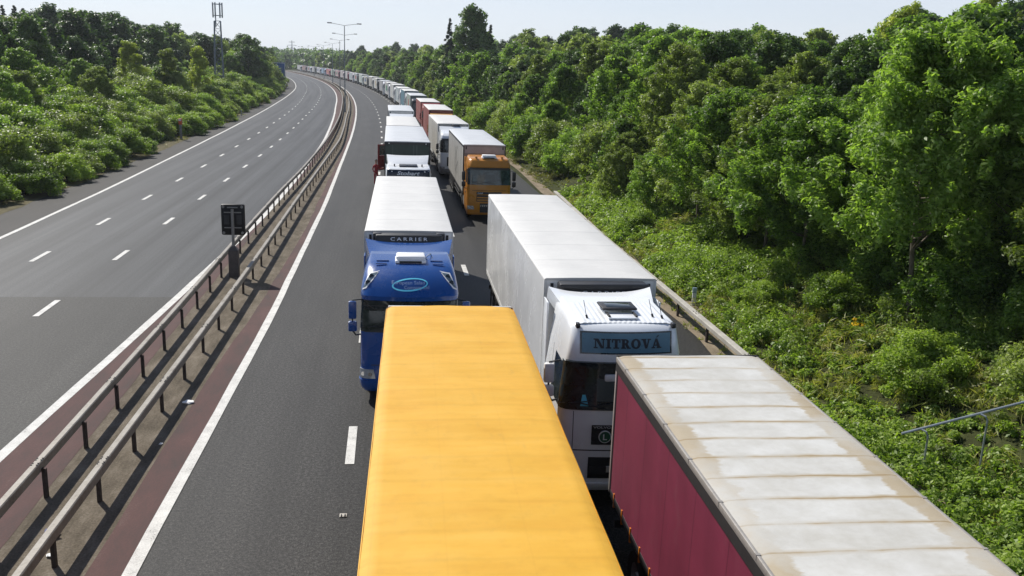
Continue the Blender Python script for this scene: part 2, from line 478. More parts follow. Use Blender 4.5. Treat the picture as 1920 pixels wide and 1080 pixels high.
# ------------------------------------------------------------------ crash barriers of the central reservation
def railmat():
    t = NT("weathered_galvanised_steel")
    v = t.coord("Object")
    a = t.noise(1.6, v, 6, 0.7); b = t.noise(14, v, 4, 0.7)
    t.col(t.ramp(t.mix(0.45, a, b), [(0.3, (0.085, 0.062, 0.045)), (0.44, (0.195, 0.175, 0.145)), (0.7, (0.29, 0.275, 0.245))]))
    t.b.inputs["Roughness"].default_value = 0.6; t.b.inputs["Metallic"].default_value = 0.15
    return t.m
RAIL = railmat()
POST = paint('rusty_steel_post', (0.06, 0.045, 0.038), 0.8, 0.2, dirt=0.6, dscale=9)
BOLT = paint('dark_bolt', (0.03, 0.028, 0.026), 0.6, 0.3)
def barrier(label, tf, y0, y1, ph, post_dx, zt=0.75, bw=0.15, bh=0.21, mat=None, joints=4.8, post_h=None, step=2.4, group=None):
    mat = mat or RAIL
    root = empty("crash_barrier", pos(y0, tf(y0)))
    ox, oy, oz = root.location
    tag(root, label, "crash barrier", group)
    ys = ysteps(y0, y1)
    cs = [(-bw / 2, -0.02), (-bw / 2 + .02, 0), (bw / 2 - .02, 0), (bw / 2, -0.02), (bw / 2, -bh + .02), (bw / 2 - .02, -bh), (-bw / 2 + .02, -bh), (-bw / 2, -bh + .02)]
    P = []
    for y in ys:
        row = []
        for a, b in cs + cs[:1]:
            q = pos(y, tf(y) + a, zt + b)
            row.append((q[0] - ox, q[1] - oy, q[2] - oz))
        P.append(row)
    m_ = MB(); m_.grid(P)
    y = y0 + 1.1
    while y < min(y1, 75):
        for dy in (-.16, -.08, .08, .16):
            for dx in (-.05, .05):
                q = pos(y + dy, tf(y) + dx, zt)
                m_.tube([(q[0] - ox, q[1] - oy, q[2] - oz - .01), (q[0] - ox, q[1] - oy, q[2] - oz + .012)], .017, 6, 1)
        y += joints
    m_.build("rail", [mat, BOLT], root, ang=18)
    rest = MB(); n = 0
    y = ph
    while y < y1:
        if y >= y0:
            q = pos(y, tf(y) + post_dx); h = zt - 0.02 if post_h is None else post_h
            x_, y_, z_ = q[0] - ox, q[1] - oy, q[2] - oz
            tgt = MB() if n < 99 else rest
            tgt.box(x_ - .035, x_ + .035, y_ - .055, y_ - .045, z_ - .1, z_ + h - bh * .5)
            tgt.box(x_ - .035, x_ - .024, y_ - .045, y_ + .045, z_ - .1, z_ + h - bh * .5)
            tgt.box(x_ + .024, x_ + .035, y_ - .045, y_ + .045, z_ - .1, z_ + h - bh * .5 - .02)
            if n < 99: tgt.build("post", POST, root, smooth=False)
            n += 1
        y += step if y < 150 else 3.2
    if n > 99:
        tag(rest.build("post", POST, root, smooth=False), kind='stuff')
    return root
barrier("steel box-beam crash barrier beside the left red strip, dark face towards the trucks", T_L_RAIL, 2, 620, 17.5 - 2.4 * 6, 0.12)
barrier("steel box-beam crash barrier beside the right red strip, sunlit face with litter behind", T_R_RAIL, 2, 620, 14.85 - 2.4 * 5, -0.02)
CRAIL = paint('weathered_pale_rail', (0.50, 0.475, 0.42), 0.75, dirt=0.45, dscale=1.3)
T_OUT = table([(0, 10.75), (24, 11.05), (30, 11.1), (43, 11.2), (60, 11.75)])
barrier("broad pale crash barrier along the verge right of the white refrigerated lorry", T_OUT, 22.8, 59.5, 24.4, 0.05, zt=0.72, bw=0.22, bh=0.16, mat=CRAIL, step=3.2)
T_LEFT = table([(0, -21.9), (210, -21.9), (330, -22.2), (700, -22.5)])
barrier("far crash barrier under the bushes at the outer edge of the empty carriageway", T_LEFT, 212, 345, 213, 0.0, zt=0.75, step=3.2)

# ------------------------------------------------------------------ lettering
def text_mesh(body, width, height, offset=0.0, shear=0.0, depth=0.004, space=1.0):
    c = bpy.data.curves.new("lettering", 'FONT')
    c.body = body; c.offset = offset; c.shear = shear; c.space_character = space
    c.resolution_u = 4; c.extrude = 0.0; c.fill_mode = 'FRONT'
    o = bpy.data.objects.new("lettering", c); COL.objects.link(o)
    bpy.context.view_layer.update()
    me = bpy.data.meshes.new_from_object(o.evaluated_get(bpy.context.evaluated_depsgraph_get()))
    bpy.data.objects.remove(o); bpy.data.curves.remove(c)
    vs = np.array([v.co[:] for v in me.vertices]); fs = [tuple(p.vertices) for p in me.polygons]
    bpy.data.meshes.remove(me)
    lo, hi = vs.min(0), vs.max(0)
    vs = (vs - (lo + hi) / 2) * np.array([width / (hi[0] - lo[0]), height / (hi[1] - lo[1]), 0])
    return vs, fs
def lettering(name, body, width, height, at, mat, parent, tilt=0.0, rot=0.0, side=0, extra=None, **k):
    """flat letters facing -y (side 0), leaning back by tilt; side=-1: on a left flank facing -x"""
    vs, fs = text_mesh(body, width, height, **k)
    vs = [tuple(v) for v in vs]; fs = list(fs)
    if extra:
        for (x0, x1, y0, y1) in extra:
            b = len(vs)
            vs += [(x0, y0, 0), (x1, y0, 0), (x1, y1, 0), (x0, y1, 0)]; fs.append((b, b + 1, b + 2, b + 3))
    mt = Matrix.Translation(at)
    if side: mt = mt @ Matrix.Rotation(R(-90), 4, 'Z')
    mt = mt @ Matrix.Rotation(-tilt, 4, 'X') @ Matrix.Rotation(R(90), 4, 'X') @ Matrix.Rotation(rot, 4, 'Z')
    m_ = MB(); m_.add([(mt @ Vector(v))[:] for v in vs], fs)
    return m_.build(name, mat, parent, smooth=False, fix=False)

# ------------------------------------------------------------------ cab shells lofted from rounded rings
class Shell:
    """keys: (z, half width, y of the front, corner radius, bow); the back stands at yb"""
    def __init__(s, keys, yb, inset=0.05):
        s.k = keys; s.yb = yb; s.inset = inset
    def par(s, z):
        k = s.k
        if z <= k[0][0]: return k[0][1:]
        for a, b in zip(k, k[1:]):
            if z <= b[0]:
                q = (z - a[0]) / (b[0] - a[0])
                return tuple(a[i] + (b[i] - a[i]) * q for i in range(1, 5))
        return k[-1][1:]
    def length(s, z):
        hw, yf, r, bow = s.par(z)
        return (hw - r), math.pi * r / 2, s.yb - (yf + bow + r)
    def pt(s, a, z, off=0.0):
        """a: metres along the ring from the centre of the front (+ = right)"""
        hw, yf, r, bow = s.par(z)
        sg = 1 if a >= 0 else -1; a = abs(a)
        l1, l2 = hw - r, math.pi * r / 2
        if a <= l1:
            x, y = a, yf + bow * (a / l1) ** 2; nx, ny = 2 * bow * a / l1 ** 2, -1.0
        elif a <= l1 + l2:
            th = (a - l1) / r
            x, y = l1 + r * math.sin(th), yf + bow + r * (1 - math.cos(th)); nx, ny = math.sin(th), -math.cos(th)
        else:
            x, y = hw, yf + bow + r + (a - l1 - l2); nx, ny = 1.0, 0.0
        n = math.hypot(nx, ny); nx /= n; ny /= n
        return (sg * (x + nx * off), y + ny * off, z)
    def body(s, nf=10, nc=5, ns=3):
        rows = []
        for (z, hw, yf, r, bow) in s.k:
            l1, l2, l3 = s.length(z)
            half = [l1 * i / nf for i in range(nf + 1)] + [l1 + l2 * (i + 1) / nc for i in range(nc)] + [l1 + l2 + max(.02, l3) * (i + 1) / ns for i in range(ns)]
            al = [-a for a in half[:0:-1]] + half
            rows.append([s.pt(a, z) for a in al])
        m_ = MB(); m_.grid(rows)
        n = len(rows[0]); last = len(rows) - 1
        m_.add(rows[-1], [tuple(range(n))])
        for i in range(last):
            m_.add([rows[i][0], rows[i][-1], rows[i + 1][-1], rows[i + 1][0]], [(0, 1, 2, 3)])
        m_.add(rows[0], [tuple(range(n))[::-1]])
        return m_
    def patch(s, m_, a0, a1, z0, z1, off=0.012, na=14, nz=5, mi=0, th=0.0, a0t=None, a1t=None):
        rows = []
        for i in range(nz + 1):
            q = i / nz; z = z0 + (z1 - z0) * q
            b0 = a0 + ((a0t if a0t is not None else a0) - a0) * q; b1 = a1 + ((a1t if a1t is not None else a1) - a1) * q
            rows.append([s.pt(b0 + (b1 - b0) * j / na, z, off) for j in range(na + 1)])
        m_.grid(rows, mi)
        # rim back to the shell
        e = [rows[0], [r[-1] for r in rows], rows[-1][::-1], [r[0] for r in rows][::-1]]
        per = [p for seg in e for p in seg[:-1]]
        inn = []
        for p in per:
            inn.append((p[0] * (1 - 0.012), p[1] + off + .01, p[2]))
        n = len(per)
        m_.add(per + inn, [(i, (i + 1) % n, n + (i + 1) % n, n + i) for i in range(n)], mi)
        return m_

def wheel(parent, x, y, r=0.5, wd=0.3, detail=1):
    sx = 1 if x > 0 else -1
    n = 24 if detail else 12
    def lathe(prof, mat, name, par):
        m_ = MB(); rows = []
        for (rr, xx) in prof:
            rows.append([(x + sx * xx, y + rr * math.cos(2 * math.pi * k / n), r + rr * math.sin(2 * math.pi * k / n)) for k in range(n + 1)])
        m_.grid(rows)
        return m_.build(name, mat, par)
    o = lathe([(r * .55, -wd / 2), (r * .93, -wd / 2), (r, -wd / 2 + .04), (r, wd / 2 - .04), (r * .93, wd / 2), (r * .58, wd / 2 - .01)], M['rubber'], "wheel", parent)
    lathe([(r * .58, wd / 2 - .015), (r * .5, wd / 2 - .05), (r * .3, wd / 2 - .1), (r * .26, wd / 2 - .02), (0.001, wd / 2 - .02)], M['rim'], "rim", o)
    return o

def mirror(parent, S, x, y, z0, z1, mat, split=True, arm_in=0.25, name="mirror", w_=.2):
    sx = 1 if x > 0 else -1
    m_ = MB()
    xi, xo = x - sx * w_ / 2, x + sx * w_ / 2
    h = z1 - z0
    if split:
        m_.box(min(xi, xo), max(xi, xo), y - .06, y + .06, z0 + h * .42, z1, 0, .035)
        m_.box(min(xi, xo) - .01, max(xi, xo) + .01, y - .06, y + .07, z0, z0 + h * .34, 0, .04)
    else:
        m_.box(min(xi, xo), max(xi, xo), y - .06, y + .06, z0, z1, 0, .035)
    o = m_.build(name, mat, parent)
    m_ = MB()
    bx_ = x - sx * arm_in
    m_.tube([(bx_, y + .12, z1 + .02), (x, y, z1 + .02), (x, y, z1 - .05)], .016, 6)
    m_.tube([(bx_, y + .12, z0 - .1), (x - sx * .08, y + .02, z0 - .1), (x, y, z0 + .02)], .022, 6)
    m_.tube([(x, y, z0 + h * .3), (x, y, z0 + h * .46)], .02, 6)
    m_.build("mirror_arm", M['black'], o)
    m_ = MB()
    m_.box(min(xi, xo) + .015, max(xi, xo) - .015, y + .061, y + .066, z0 + h * .46, z1 - .03)
    m_.build("mirror_glass", M['chrome'], o)
    return o

def deflector(parent, mat, y0, z0, y1, z1, hw0, hw1, wing=.08, th=.05, name="roof_deflector", curve=1.5):
    rows = []
    nj, ni = 7, 17
    for j in range(nj + 1):
        q = j / nj
        y = y0 + (y1 - y0) * q
        z = z0 + (z1 - z0) * q ** curve
        hw = hw0 + (hw1 - hw0) * q
        rows.append([(hw * u, y + .10 * (u * u) * q, z + wing * abs(u) ** 3 * q - .10 * abs(u) ** 4 * (1 - q)) for u in [(-1 + 2 * i / (ni - 1)) for i in range(ni)]])
    m_ = MB(); m_.grid(rows)
    bot = [[(p[0], p[1] + th * .5, p[2] - th) for p in r] for r in rows]
    m_.grid(bot, 0, True)
    for a, b in ((rows[-1], bot[-1]), (rows[0], bot[0])):
        m_.grid([a, b])
    for e in (0, -1):
        m_.grid([[r[e] for r in rows], [(r[e][0], r[e][1] + .15, r[e][2] - .25) for r in bot]])
    return m_.build(name, mat, parent, ang=45)

def seam(m_, S, pts, wd=0.012):
    """a dark joint drawn as a thin proud strip through (a, z) points"""
    for (a0, z0), (a1, z1) in zip(pts, pts[1:]):
        if abs(a1 - a0) < 1e-6:
            S.patch(m_, a0 - wd / 2, a0 + wd / 2, min(z0, z1), max(z0, z1), .003, 1, 6)
        else:
            S.patch(m_, min(a0, a1), max(a0, a1), z0 - wd / 2, z0 + wd / 2, .003, 10, 1)

def air_con(parent, x, y0, y1, z, hw, h, mat, name="roof_air_conditioner"):
    m_ = MB()
    m_.box(x - hw, x + hw, y0, y1, z, z + h * .45, 0, .03)
    m_.box(x - hw * .94, x + hw * .94, y0 + .05, y1 - .03, z + h * .4, z + h, 0, .05)
    o = m_.build(name, mat, parent)
    m_ = MB(); m_.box(x - hw * .72, x + hw * .72, y0 - .006, y0 + .02, z + h * .08, z + h * .36)
    m_.build("vent_slot", M['seam'], o)
    return o

# ------------------------------------------------------------------ trailers
def curtain(name, c, rough=0.45, creases=0.5, dirt=0.3, sc=1.0, fold_shade=0.2, panel=0):
    t = NT(name)
    v = t.coord("Object")
    st = t.noise(1.0, t.coord("Object", (1, 2.6 * sc, 0.25)), 3, 0.5, 0.3)
    a = t.noise(1.3, v, 6, 0.65)
    c_ = t.mix(1.0, c, t.ramp(a, [(0.35, 1.0), (0.75, 1.0 - dirt)]), 'MULTIPLY')
    c_ = t.mix(1.0, c_, t.ramp(st, [(0.4, 1.0 - fold_shade), (0.6, 1.0)]), 'MULTIPLY')  # shade of the folds painted into the colour, darker where the creases sink
    if panel:
        sep = t.n("SeparateXYZ"); t.l(v, sep.inputs[0])
        fr_ = t.math('FRACT', t.math('DIVIDE', t.math('ADD', sep.outputs[1], t.math('MULTIPLY', sep.outputs[2], 0.03)), panel))
        c_ = t.mix(1.0, c_, t.ramp(fr_, [(0.0, 0.55), (0.014, 0.72), (0.03, 1.0)]), 'MULTIPLY')
        c_ = t.mix(t.ramp(t.noise(1.6, t.coord("Object", (1, 1.3, 0.5)), 7, 0.75), [(0.56, 0.0), (0.78, 0.3)]), c_, (0.26, 0.14, 0.15))
    t.col(c_)
    t.b.inputs["Roughness"].default_value = rough
    t.bump(t.mix(0.3, st, a), creases, 0.03)
    return t.m

def roof_plain(name, c, dirt=0.15, rough=0.5, panel=2.4):
    t = NT(name)
    v = t.coord("Object")
    a = t.noise(0.9, v, 6, 0.65); b = t.noise(7, v, 4, 0.7)
    c_ = t.mix(1.0, c, t.ramp(t.mix(0.35, a, b), [(0.36, 1.0), (0.7, 1.0 - dirt)]), 'MULTIPLY')
    wv = t.n("TexWave", wave_type='BANDS', bands_direction='Y'); wv.inputs["Scale"].default_value = 0.32 / panel * 2.4 / 2.0
    t.l(v, wv.inputs["Vector"])
    c_ = t.mix(1.0, c_, t.ramp(wv.outputs["Fac"], [(0.0, 0.86), (0.012, 1.0)]), 'MULTIPLY')
    t.col(c_); t.b.inputs["Roughness"].default_value = rough
    return t.m

def trailer(root, L_, W_, H_, side, roof, front, frame, z0=1.12, fridge=None, detail=1, rail=None, curtain_seams=True, roof_mesh=None, front_caps=True):
    hw = W_ / 2
    m_ = MB()
    # walls: front 0, sides 1, rear 2
    m_.add([(-hw, 0, z0), (hw, 0, z0), (hw, 0, H_ - .03), (-hw, 0, H_ - .03)], [(0, 1, 2, 3)], 0)
    for s in (-1, 1):
        m_.add([(s * hw, 0, z0), (s * hw, L_, z0), (s * hw, L_, H_ - .03), (s * hw, 0, H_ - .03)], [(0, 1, 2, 3)], 1)
    m_.add([(-hw, L_, z0), (hw, L_, z0), (hw, L_, H_ - .03), (-hw, L_, H_ - .03)], [(0, 1, 2, 3)], 0)
    m_.add([(-hw, 0, z0), (hw, 0, z0), (hw, L_, z0), (-hw, L_, z0)], [(0, 1, 2, 3)], 2)
    tr = m_.build("trailer", [front, side, M['chassis']], root, smooth=False)
    # roof with rounded long edges
    if roof_mesh is not None:
        roof_mesh(tr)
    else:
        rr = 0.035
        prof = [(-hw - .004, -.05), (-hw - .004, -rr), (-hw + rr * .3, -rr * .3), (-hw + rr, 0), (-hw * .5, .012), (0, .016), (hw * .5, .012), (hw - rr, 0), (hw - rr * .3, -rr * .3), (hw + .004, -rr), (hw + .004, -.05)]
        n = 14 if detail else 2
        m_ = MB(); m_.grid([[(a, -.006 + (L_ + .012) * i / n, H_ + b) for a, b in prof] for i in range(n + 1)])
        for e in (0, 1):
            y = -.006 if e == 0 else L_ + .006
            m_.add([(a, y, H_ + b) for a, b in prof], [tuple(range(len(prof)))])
        m_.build("roof", roof, tr, ang=50)
    # frame: corner posts and rails
    m_ = MB()
    q = .006
    for s in (-1, 1):
        x0, x1 = (s * hw - .06, s * hw + q) if s > 0 else (s * hw - q, s * hw + .06)
        m_.box(x0, x1, -q, .10, z0, H_ - .055)
        m_.box(x0, x1, L_ - .10, L_ + q, z0, H_ - .055)
        m_.box(x0, x1, .10, L_ - .10, z0 - .08, z0 + .06)
        if rail is not None and detail: m_.box(s * hw - (.05 if s > 0 else .012), s * hw + (.012 if s > 0 else .05), .1, L_ - .1, H_ - .16, H_ - .052)
    m_.box(-hw + .06, hw - .06, -q, .05, z0 - .08, z0 + .05)
    m_.build("trailer_frame", frame, tr, smooth=False)
    if front_caps and detail:
        for s in (-1, 1):
            m_ = MB(); m_.box(s * (hw - .17) - .035, s * (hw - .17) + .035, -.02, -.004, H_ - .27, H_ - .11, 0, .005)
            m_.build("marker_lamp", M['seam'], tr)
    if detail and curtain_seams:
        for s in (-1, 1):
            m_ = MB(); y = 1.0
            while y < L_ - .3:
                m_.box(s * hw - .003 if s < 0 else s * hw, s * hw if s < 0 else s * hw + .003, y - .02, y + .02, z0 + .06, H_ - .17)
                m_.box(s * hw - .012, s * hw + .012, y - .025, y + .025, z0 - .16, z0 + .03)
                y += .62
            tag(m_.build("curtain_strap", M['chassis'] if not isinstance(curtain_seams, str) else M[curtain_seams], tr, smooth=False))
    # running gear
    m_ = MB()
    for s in (-1, 1): m_.box(s * .45 - .07, s * .45 + .07, .6, L_ - .1, .75, z0 - .01)
    m_.box(-hw + .1, hw - .1, L_ - .16, L_ - .06, .45, .6)
    for y in (L_ - 4.6, L_ - 3.3, L_ - 2.0): m_.box(-.95, .95, y - .06, y + .06, .44, .56)
    for s in (-1, 1):
        for y in (3.0, L_ - 6.0):
            m_.box(s * (hw - .06) - .02, s * (hw - .06) + .02, y - .03, y + .03, .42, z0 - .05)
        m_.box(s * (hw - .06) - .02, s * (hw - .06) + .02, 3.0, L_ - 6.0, .45, .55)
        m_.box(s * (hw - .06) - .02, s * (hw - .06) + .02, 3.0, L_ - 6.0, .72, .82)
        m_.box(s * .8 - .06, s * .8 + .06, 2.3, 2.42, .25, z0)
    m_.build("chassis", M['chassis'], root, smooth=False)
    for y in (L_ - 4.6, L_ - 3.3, L_ - 2.0):
        for s in (-1, 1): wheel(root, s * (hw - .19), y, .5, .34, detail)
    if fridge:
        fridge_unit(tr, hw, H_, fridge)
    return tr

def fridge_unit(tr, hw, H_, kind):
    wx = {'blue': .95, 'white': .99}.get(kind, .95)
    m_ = MB()
    zt, zb = H_ - (.04 if kind == 'blue' else .025), H_ - 2.1
    m_.box(-wx, wx, -.42, -.008, zb, zt - (.0 if kind == 'blue' else .02), 0, .05)
    o = m_.build("refrigeration_unit", M['black'], tr)
    if kind == 'white':
        m_ = MB()
        m_.box(-wx - .02, wx + .02, -.47, -.33, zt - .15, zt - .0, 0, .05)
        m_.build("cowl", M['black'], o)
        m_ = MB(); m_.box(-wx * .62, wx * .62, -.475, -.46, zt - .11, zt - .04)
        m_.build("grille", M['chassis'], o)
        lettering("lettering", "CARRIER", 1.02, .115, (.0, -.44, zt - .215), M['lettering'], o, offset=.012, space=1.35)
    else:
        m_ = MB(); m_.box(-wx * .9, wx * .9, -.432, -.415, zt - .045, zt - .02)
        m_.build("grille", M['chassis'], o)
        m_ = MB()
        for s in (-1, 1): m_.box(s * wx * .95 - .12, s * wx * .95 + .12, -.30, -.006, zt - .22, zt + .02, 0, .02)
        m_.build("cowl", M['black'], o)
        lettering("lettering", "CARRIER", 1.05, .10, (.0, -.440, zt - .115), M['lettering'], o, offset=.012, space=1.5)
    return o

# ------------------------------------------------------------------ cabs
def cab(root, yF, body, st, dx=0.0, detail=1, mats=None):
    """st: dict of shape and fittings; everything is parented to the cab shell"""
    mats = mats or {}
    g = lambda k, d: mats.get(k, d)
    keys = [(z, hw, yF + y, r, b) for (z, hw, y, r, b) in st['keys']]
    S = Shell(keys, yF + st.get('depth', 2.25))
    nf, nc, ns = (12, 6, 3) if detail else (4, 2, 1)
    c = S.body(nf, nc, ns).build("cab", body, root, ang=32)
    c.location.x = dx
    wz0, wz1, wa = st['ws']
    m_ = MB(); S.patch(m_, -wa, wa, wz0, wz1, .014, 24 if detail else 8, 6 if detail else 2)
    ws = m_.build("windscreen", g('glass', M['glass']), c, ang=60)
    hw = st['keys'][2][1]
    def side_a(z, y):                       # ring length at which the flank reaches depth y behind the front
        h, yf, r, b = S.par(z)
        return (h - r) + math.pi * r / 2 + (yF + y - (yf + b + r))
    # side windows and door seams
    sw = st.get('side', (0.42, 1.25, wz0 + .05, wz1 - .1))
    for s in (-1, 1):
        m_ = MB()
        a0, a1 = side_a(sw[2], sw[0]), side_a(sw[2], sw[1])
        b0, b1 = side_a(sw[3], sw[0] + .12), side_a(sw[3], sw[1])
        if s > 0: S.patch(m_, a0, a1, sw[2], sw[3], .006, 4, 4, 0, 0, b0, b1)
        else: S.patch(m_, -a1, -a0, sw[2], sw[3], .006, 4, 4, 0, 0, -b1, -b0)
        m_.build("side_window", M['glass'], c)
    if detail:
        m_ = MB()
        for s in (-1, 1):
            d0 = side_a(1.5, .30); d1 = side_a(1.5, 1.38)
            seam(m_, S, [(s * d0, .95), (s * d0, wz0 - .05)]); seam(m_, S, [(s * d1, .95), (s * d1, wz1)])
        if st.get('seam_a'):
            for s in (-1, 1): seam(m_, S, [(s * st['seam_a'], 1.28), (s * st['seam_a'], wz0 - .03)])
        if st.get('seam_z'):
            for z in st['seam_z']: seam(m_, S, [(-1.6, z), (1.6, z)], .022)
        m_.build("panel_gap", M['seam'], c)
        for s in (-1, 1):
            p = S.pt(s * side_a(1.45, 1.22), 1.45, .02)
            m_ = MB(); m_.box(p[0] - .015, p[0] + .015, p[1] - .1, p[1] + .1, 1.42, 1.48, 0, .01)
            m_.build("door_handle", M['black'], c)
    # grilles: dark recess and bars
    for (z0, z1, a, nb, bm_) in st.get('grille', ()):
        m_ = MB(); S.patch(m_, -a, a, z0, z1, .008, 10, 2)
        gr = m_.build("grille", M['black'], c)
        if detail and nb:
            m_ = MB(); hgt = (z1 - z0) / (nb + .6)
            for k in range(nb):
                zz = z0 + (k + .35) * hgt
                S.patch(m_, -a + .03, a - .03, zz, zz + hgt * .55, .03, 10, 1)
            m_.build("grille_bar", g('bars', body) if bm_ == 'body' else M[bm_], gr)
    # bumper
    z0, z1 = st.get('bumper', (.32, .62))
    m_ = MB(); S.patch(m_, -1.5, 1.5, z0, z1, .035, 20 if detail else 8, 3)
    bp = m_.build("bumper", g('bumper', body), c)
    for s in (-1, 1):
        m_ = MB(); a0, a1, h0, h1 = st.get('lamps', (.86, 1.26, .66, .86))
        if s > 0: S.patch(m_, a0, a1, h0, h1, .022, 6, 3, 0, 0, a0 + .05, a1 + .02)
        else: S.patch(m_, -a1, -a0, h0, h1, .022, 6, 3, 0, 0, -a1 - .02, -a0 - .05)
        hl = m_.build("headlight", M['lamp'], c)
        if detail:
            m_ = MB()
            for k in (0.3, 0.7):
                p = S.pt(s * (a0 + (a1 - a0) * k), (h0 + h1) / 2, .024)
                m_.tube([p, (p[0], p[1] - .012, p[2])], .055, 12)
            m_.build("lamp_bulb", M['chrome'], hl)
    if detail:
        for s in (-1, 1):
            m_ = MB(); p = S.pt(s * .35, wz0 + .03, .03)
            q = S.pt(s * .35 + .62 * (-1 if s > 0 else -1) * .9, wz0 + .16, .045)
            m_.tube([p, q], .012, 6); m_.tube([S.pt(q[0] - .33, wz0 + .10, .05), q, S.pt(q[0] + .3, wz0 + .2, .05)], .01, 6)
            m_.build("wiper", M['black'], c)
    # mirrors
    mz = st.get('mirror', (1.9, 2.62))
    for s in (-1, 1):
        mirror(c, S, s * (hw + .20), yF + .38, mz[0], mz[1], g('mirror', body), st.get('split', True))
    # sun visor
    if st.get('visor'):
        z0, z1, mt, out = st['visor']
        m_ = MB(); S.patch(m_, -1.12, 1.12, z0, z1, out, 18 if detail else 6, 3)
        m_.build("sun_visor", g('visor', M['black']), c, ang=60)
    # side fairings behind the cab
    if st.get('fairing', True):
        yb = yF + st.get('depth', 2.25)
        for s in (-1, 1):
            m_ = MB()
            zt = st['keys'][-1][0] + .12
            m_.box(s * (hw - .035) - .02, s * (hw - .035) + .02, yb - .01, yb + .48, 1.1, zt - .25, 0, .015)
            m_.build("side_fairing", g('fairing', body), c)
    # tractor frame and wheels
    m_ = MB()
    for s in (-1, 1): m_.box(s * .42 - .05, s * .42 + .05, yF + .7, 2.6, .62, .92)
    m_.box(-1.0, 1.0, yF + .35, yF + 2.1, .55, 1.0)
    m_.build("tractor_frame", M['chassis'], root, smooth=False)
    for s in (-1, 1):
        m_ = MB(); m_.box(s * .95 - .26, s * .95 + .26, yF + 2.4, min(.35, yF + 3.5), .42, 1.0, 0, .05)
        m_.build("fuel_tank", M['alu'] if detail else M['chassis'], root)
        wheel(root, s * 1.03, yF + 1.42, .5, .32, detail)
        wheel(root, s * .93, 1.35, .5, .55, detail)
    return c, S

ST = {}
ST['blue'] = dict(
    keys=[(.28, 1.18, .12, .22, .05), (.42, 1.225, .02, .25, .06), (.60, 1.245, 0, .25, .06), (1.0, 1.245, 0, .25, .06), (1.9, 1.24, .04, .25, .06), (2.67, 1.21, .13, .26, .07),
          (2.72, 1.225, -.04, .30, .11), (2.83, 1.24, -.07, .32, .13), (2.97, 1.225, .04, .34, .13), (3.17, 1.19, .25, .36, .12), (3.34, 1.14, .52, .38, .11), (3.45, 1.09, .85, .36, .10), (3.50, 1.06, 1.3, .30, .08), (3.54, 1.03, 1.85, .14, .05)],
    ws=(1.88, 2.69, 1.32), grille=[(1.28, 1.62, .62, 3, 'black'), (.36, .62, .6, 2, 'chassis')], bumper=(.34, .60), lamps=(.86, 1.30, .66, .90), seam_z=(1.02,), mirror=(1.82, 2.62))
ST['white'] = dict(
    keys=[(.42, 1.19, .10, .2, .05), (.56, 1.24, .0, .22, .07), (.8, 1.25, -.01, .22, .08), (1.3, 1.25, 0, .22, .08), (2.12, 1.245, .02, .25, .09), (3.02, 1.15, .13, .26, .09), (3.20, 1.12, .08, .24, .09),
          (3.66, 1.05, .19, .22, .09), (3.735, 1.02, .27, .20, .09), (3.78, .98, .42, .20, .07), (3.80, .95, .65, .2, .05), (3.84, .93, 1.75, .14, .03)],
    ws=(2.12, 3.02, 1.36), grille=[(1.42, 1.80, .62, 4, 'chassis'), (.72, 1.16, .66, 1, 'chassis')], bumper=(.44, .62), lamps=(.94, 1.34, .74, 1.16), seam_a=.98, seam_z=(1.30,), mirror=(2.3, 2.98),
    visor=(2.94, 3.07, None, .08), side=(.42, 1.3, 2.12, 2.95))
ST['orange'] = dict(
    keys=[(.28, 1.20, .10, .22, .05), (.42, 1.235, .01, .24, .06), (1.0, 1.25, 0, .25, .06), (2.0, 1.245, .03, .22, .06), (2.96, 1.21, .12, .22, .06), (3.02, 1.215, .10, .22, .07), (3.34, 1.16, .24, .25, .08), (3.43, 1.12, .38, .25, .08), (3.47, 1.08, .7, .22, .06), (3.50, 1.05, 1.8, .14, .03)],
    ws=(2.0, 2.92, 1.30), grille=[(1.46, 1.60, .72, 0, 'black'), (1.05, 1.42, .72, 2, 'body'), (.42, .95, .52, 3, 'chassis')], bumper=(.30, .42), lamps=(.84, 1.26, .60, .80), seam_z=(1.68,), mirror=(1.86, 2.72), visor=(2.84, 2.97, None, .03))
ST['panel'] = dict(
    keys=[(.30, 1.20, .08, .2, .05), (.5, 1.24, 0, .24, .07), (1.2, 1.25, 0, .24, .08), (1.95, 1.245, .03, .25, .09), (2.62, 1.22, .10, .26, .09), (2.9, 1.205, .15, .26, .1), (3.0, 1.19, .24, .28, .1), (3.06, 1.16, .45, .28, .09), (3.12, 1.12, 1.0, .24, .06), (3.16, 1.09, 1.75, .14, .03)],
    ws=(1.92, 2.56, 1.32), grille=[(.95, 1.6, .7, 5, 'chassis')], bumper=(.32, .7), mirror=(1.85, 2.5))
ST['plain'] = dict(
    keys=[(.30, 1.20, .08, .2, .05), (.5, 1.24, 0, .24, .06), (1.2, 1.25, 0, .24, .07), (2.0, 1.245, .03, .25, .07), (2.95, 1.21, .14, .26, .08), (3.2, 1.18, .22, .26, .08), (3.36, 1.14, .42, .28, .08), (3.44, 1.1, .8, .24, .05), (3.5, 1.06, 1.75, .14, .03)],
    ws=(1.95, 2.9, 1.30), grille=[(.9, 1.6, .72, 4, 'chassis')], bumper=(.32, .7), mirror=(1.85, 2.6), visor=(2.86, 3.02, None, .06))

def place(y, x=None, t=None, a=None):
    if x is None: x = xc(y) + t
    if a is None: a = heading(y + 6)
    return (x, y, rise(y)), -a
LORRIES = "lorries queued nose to tail in the two right-hand lanes"
def lorry_root(label, y, x=None, t=None, a=None):
    loc, rz = place(y, x, t, a)
    return tag(empty("articulated_lorry", loc, rz), label, "lorry", LORRIES)

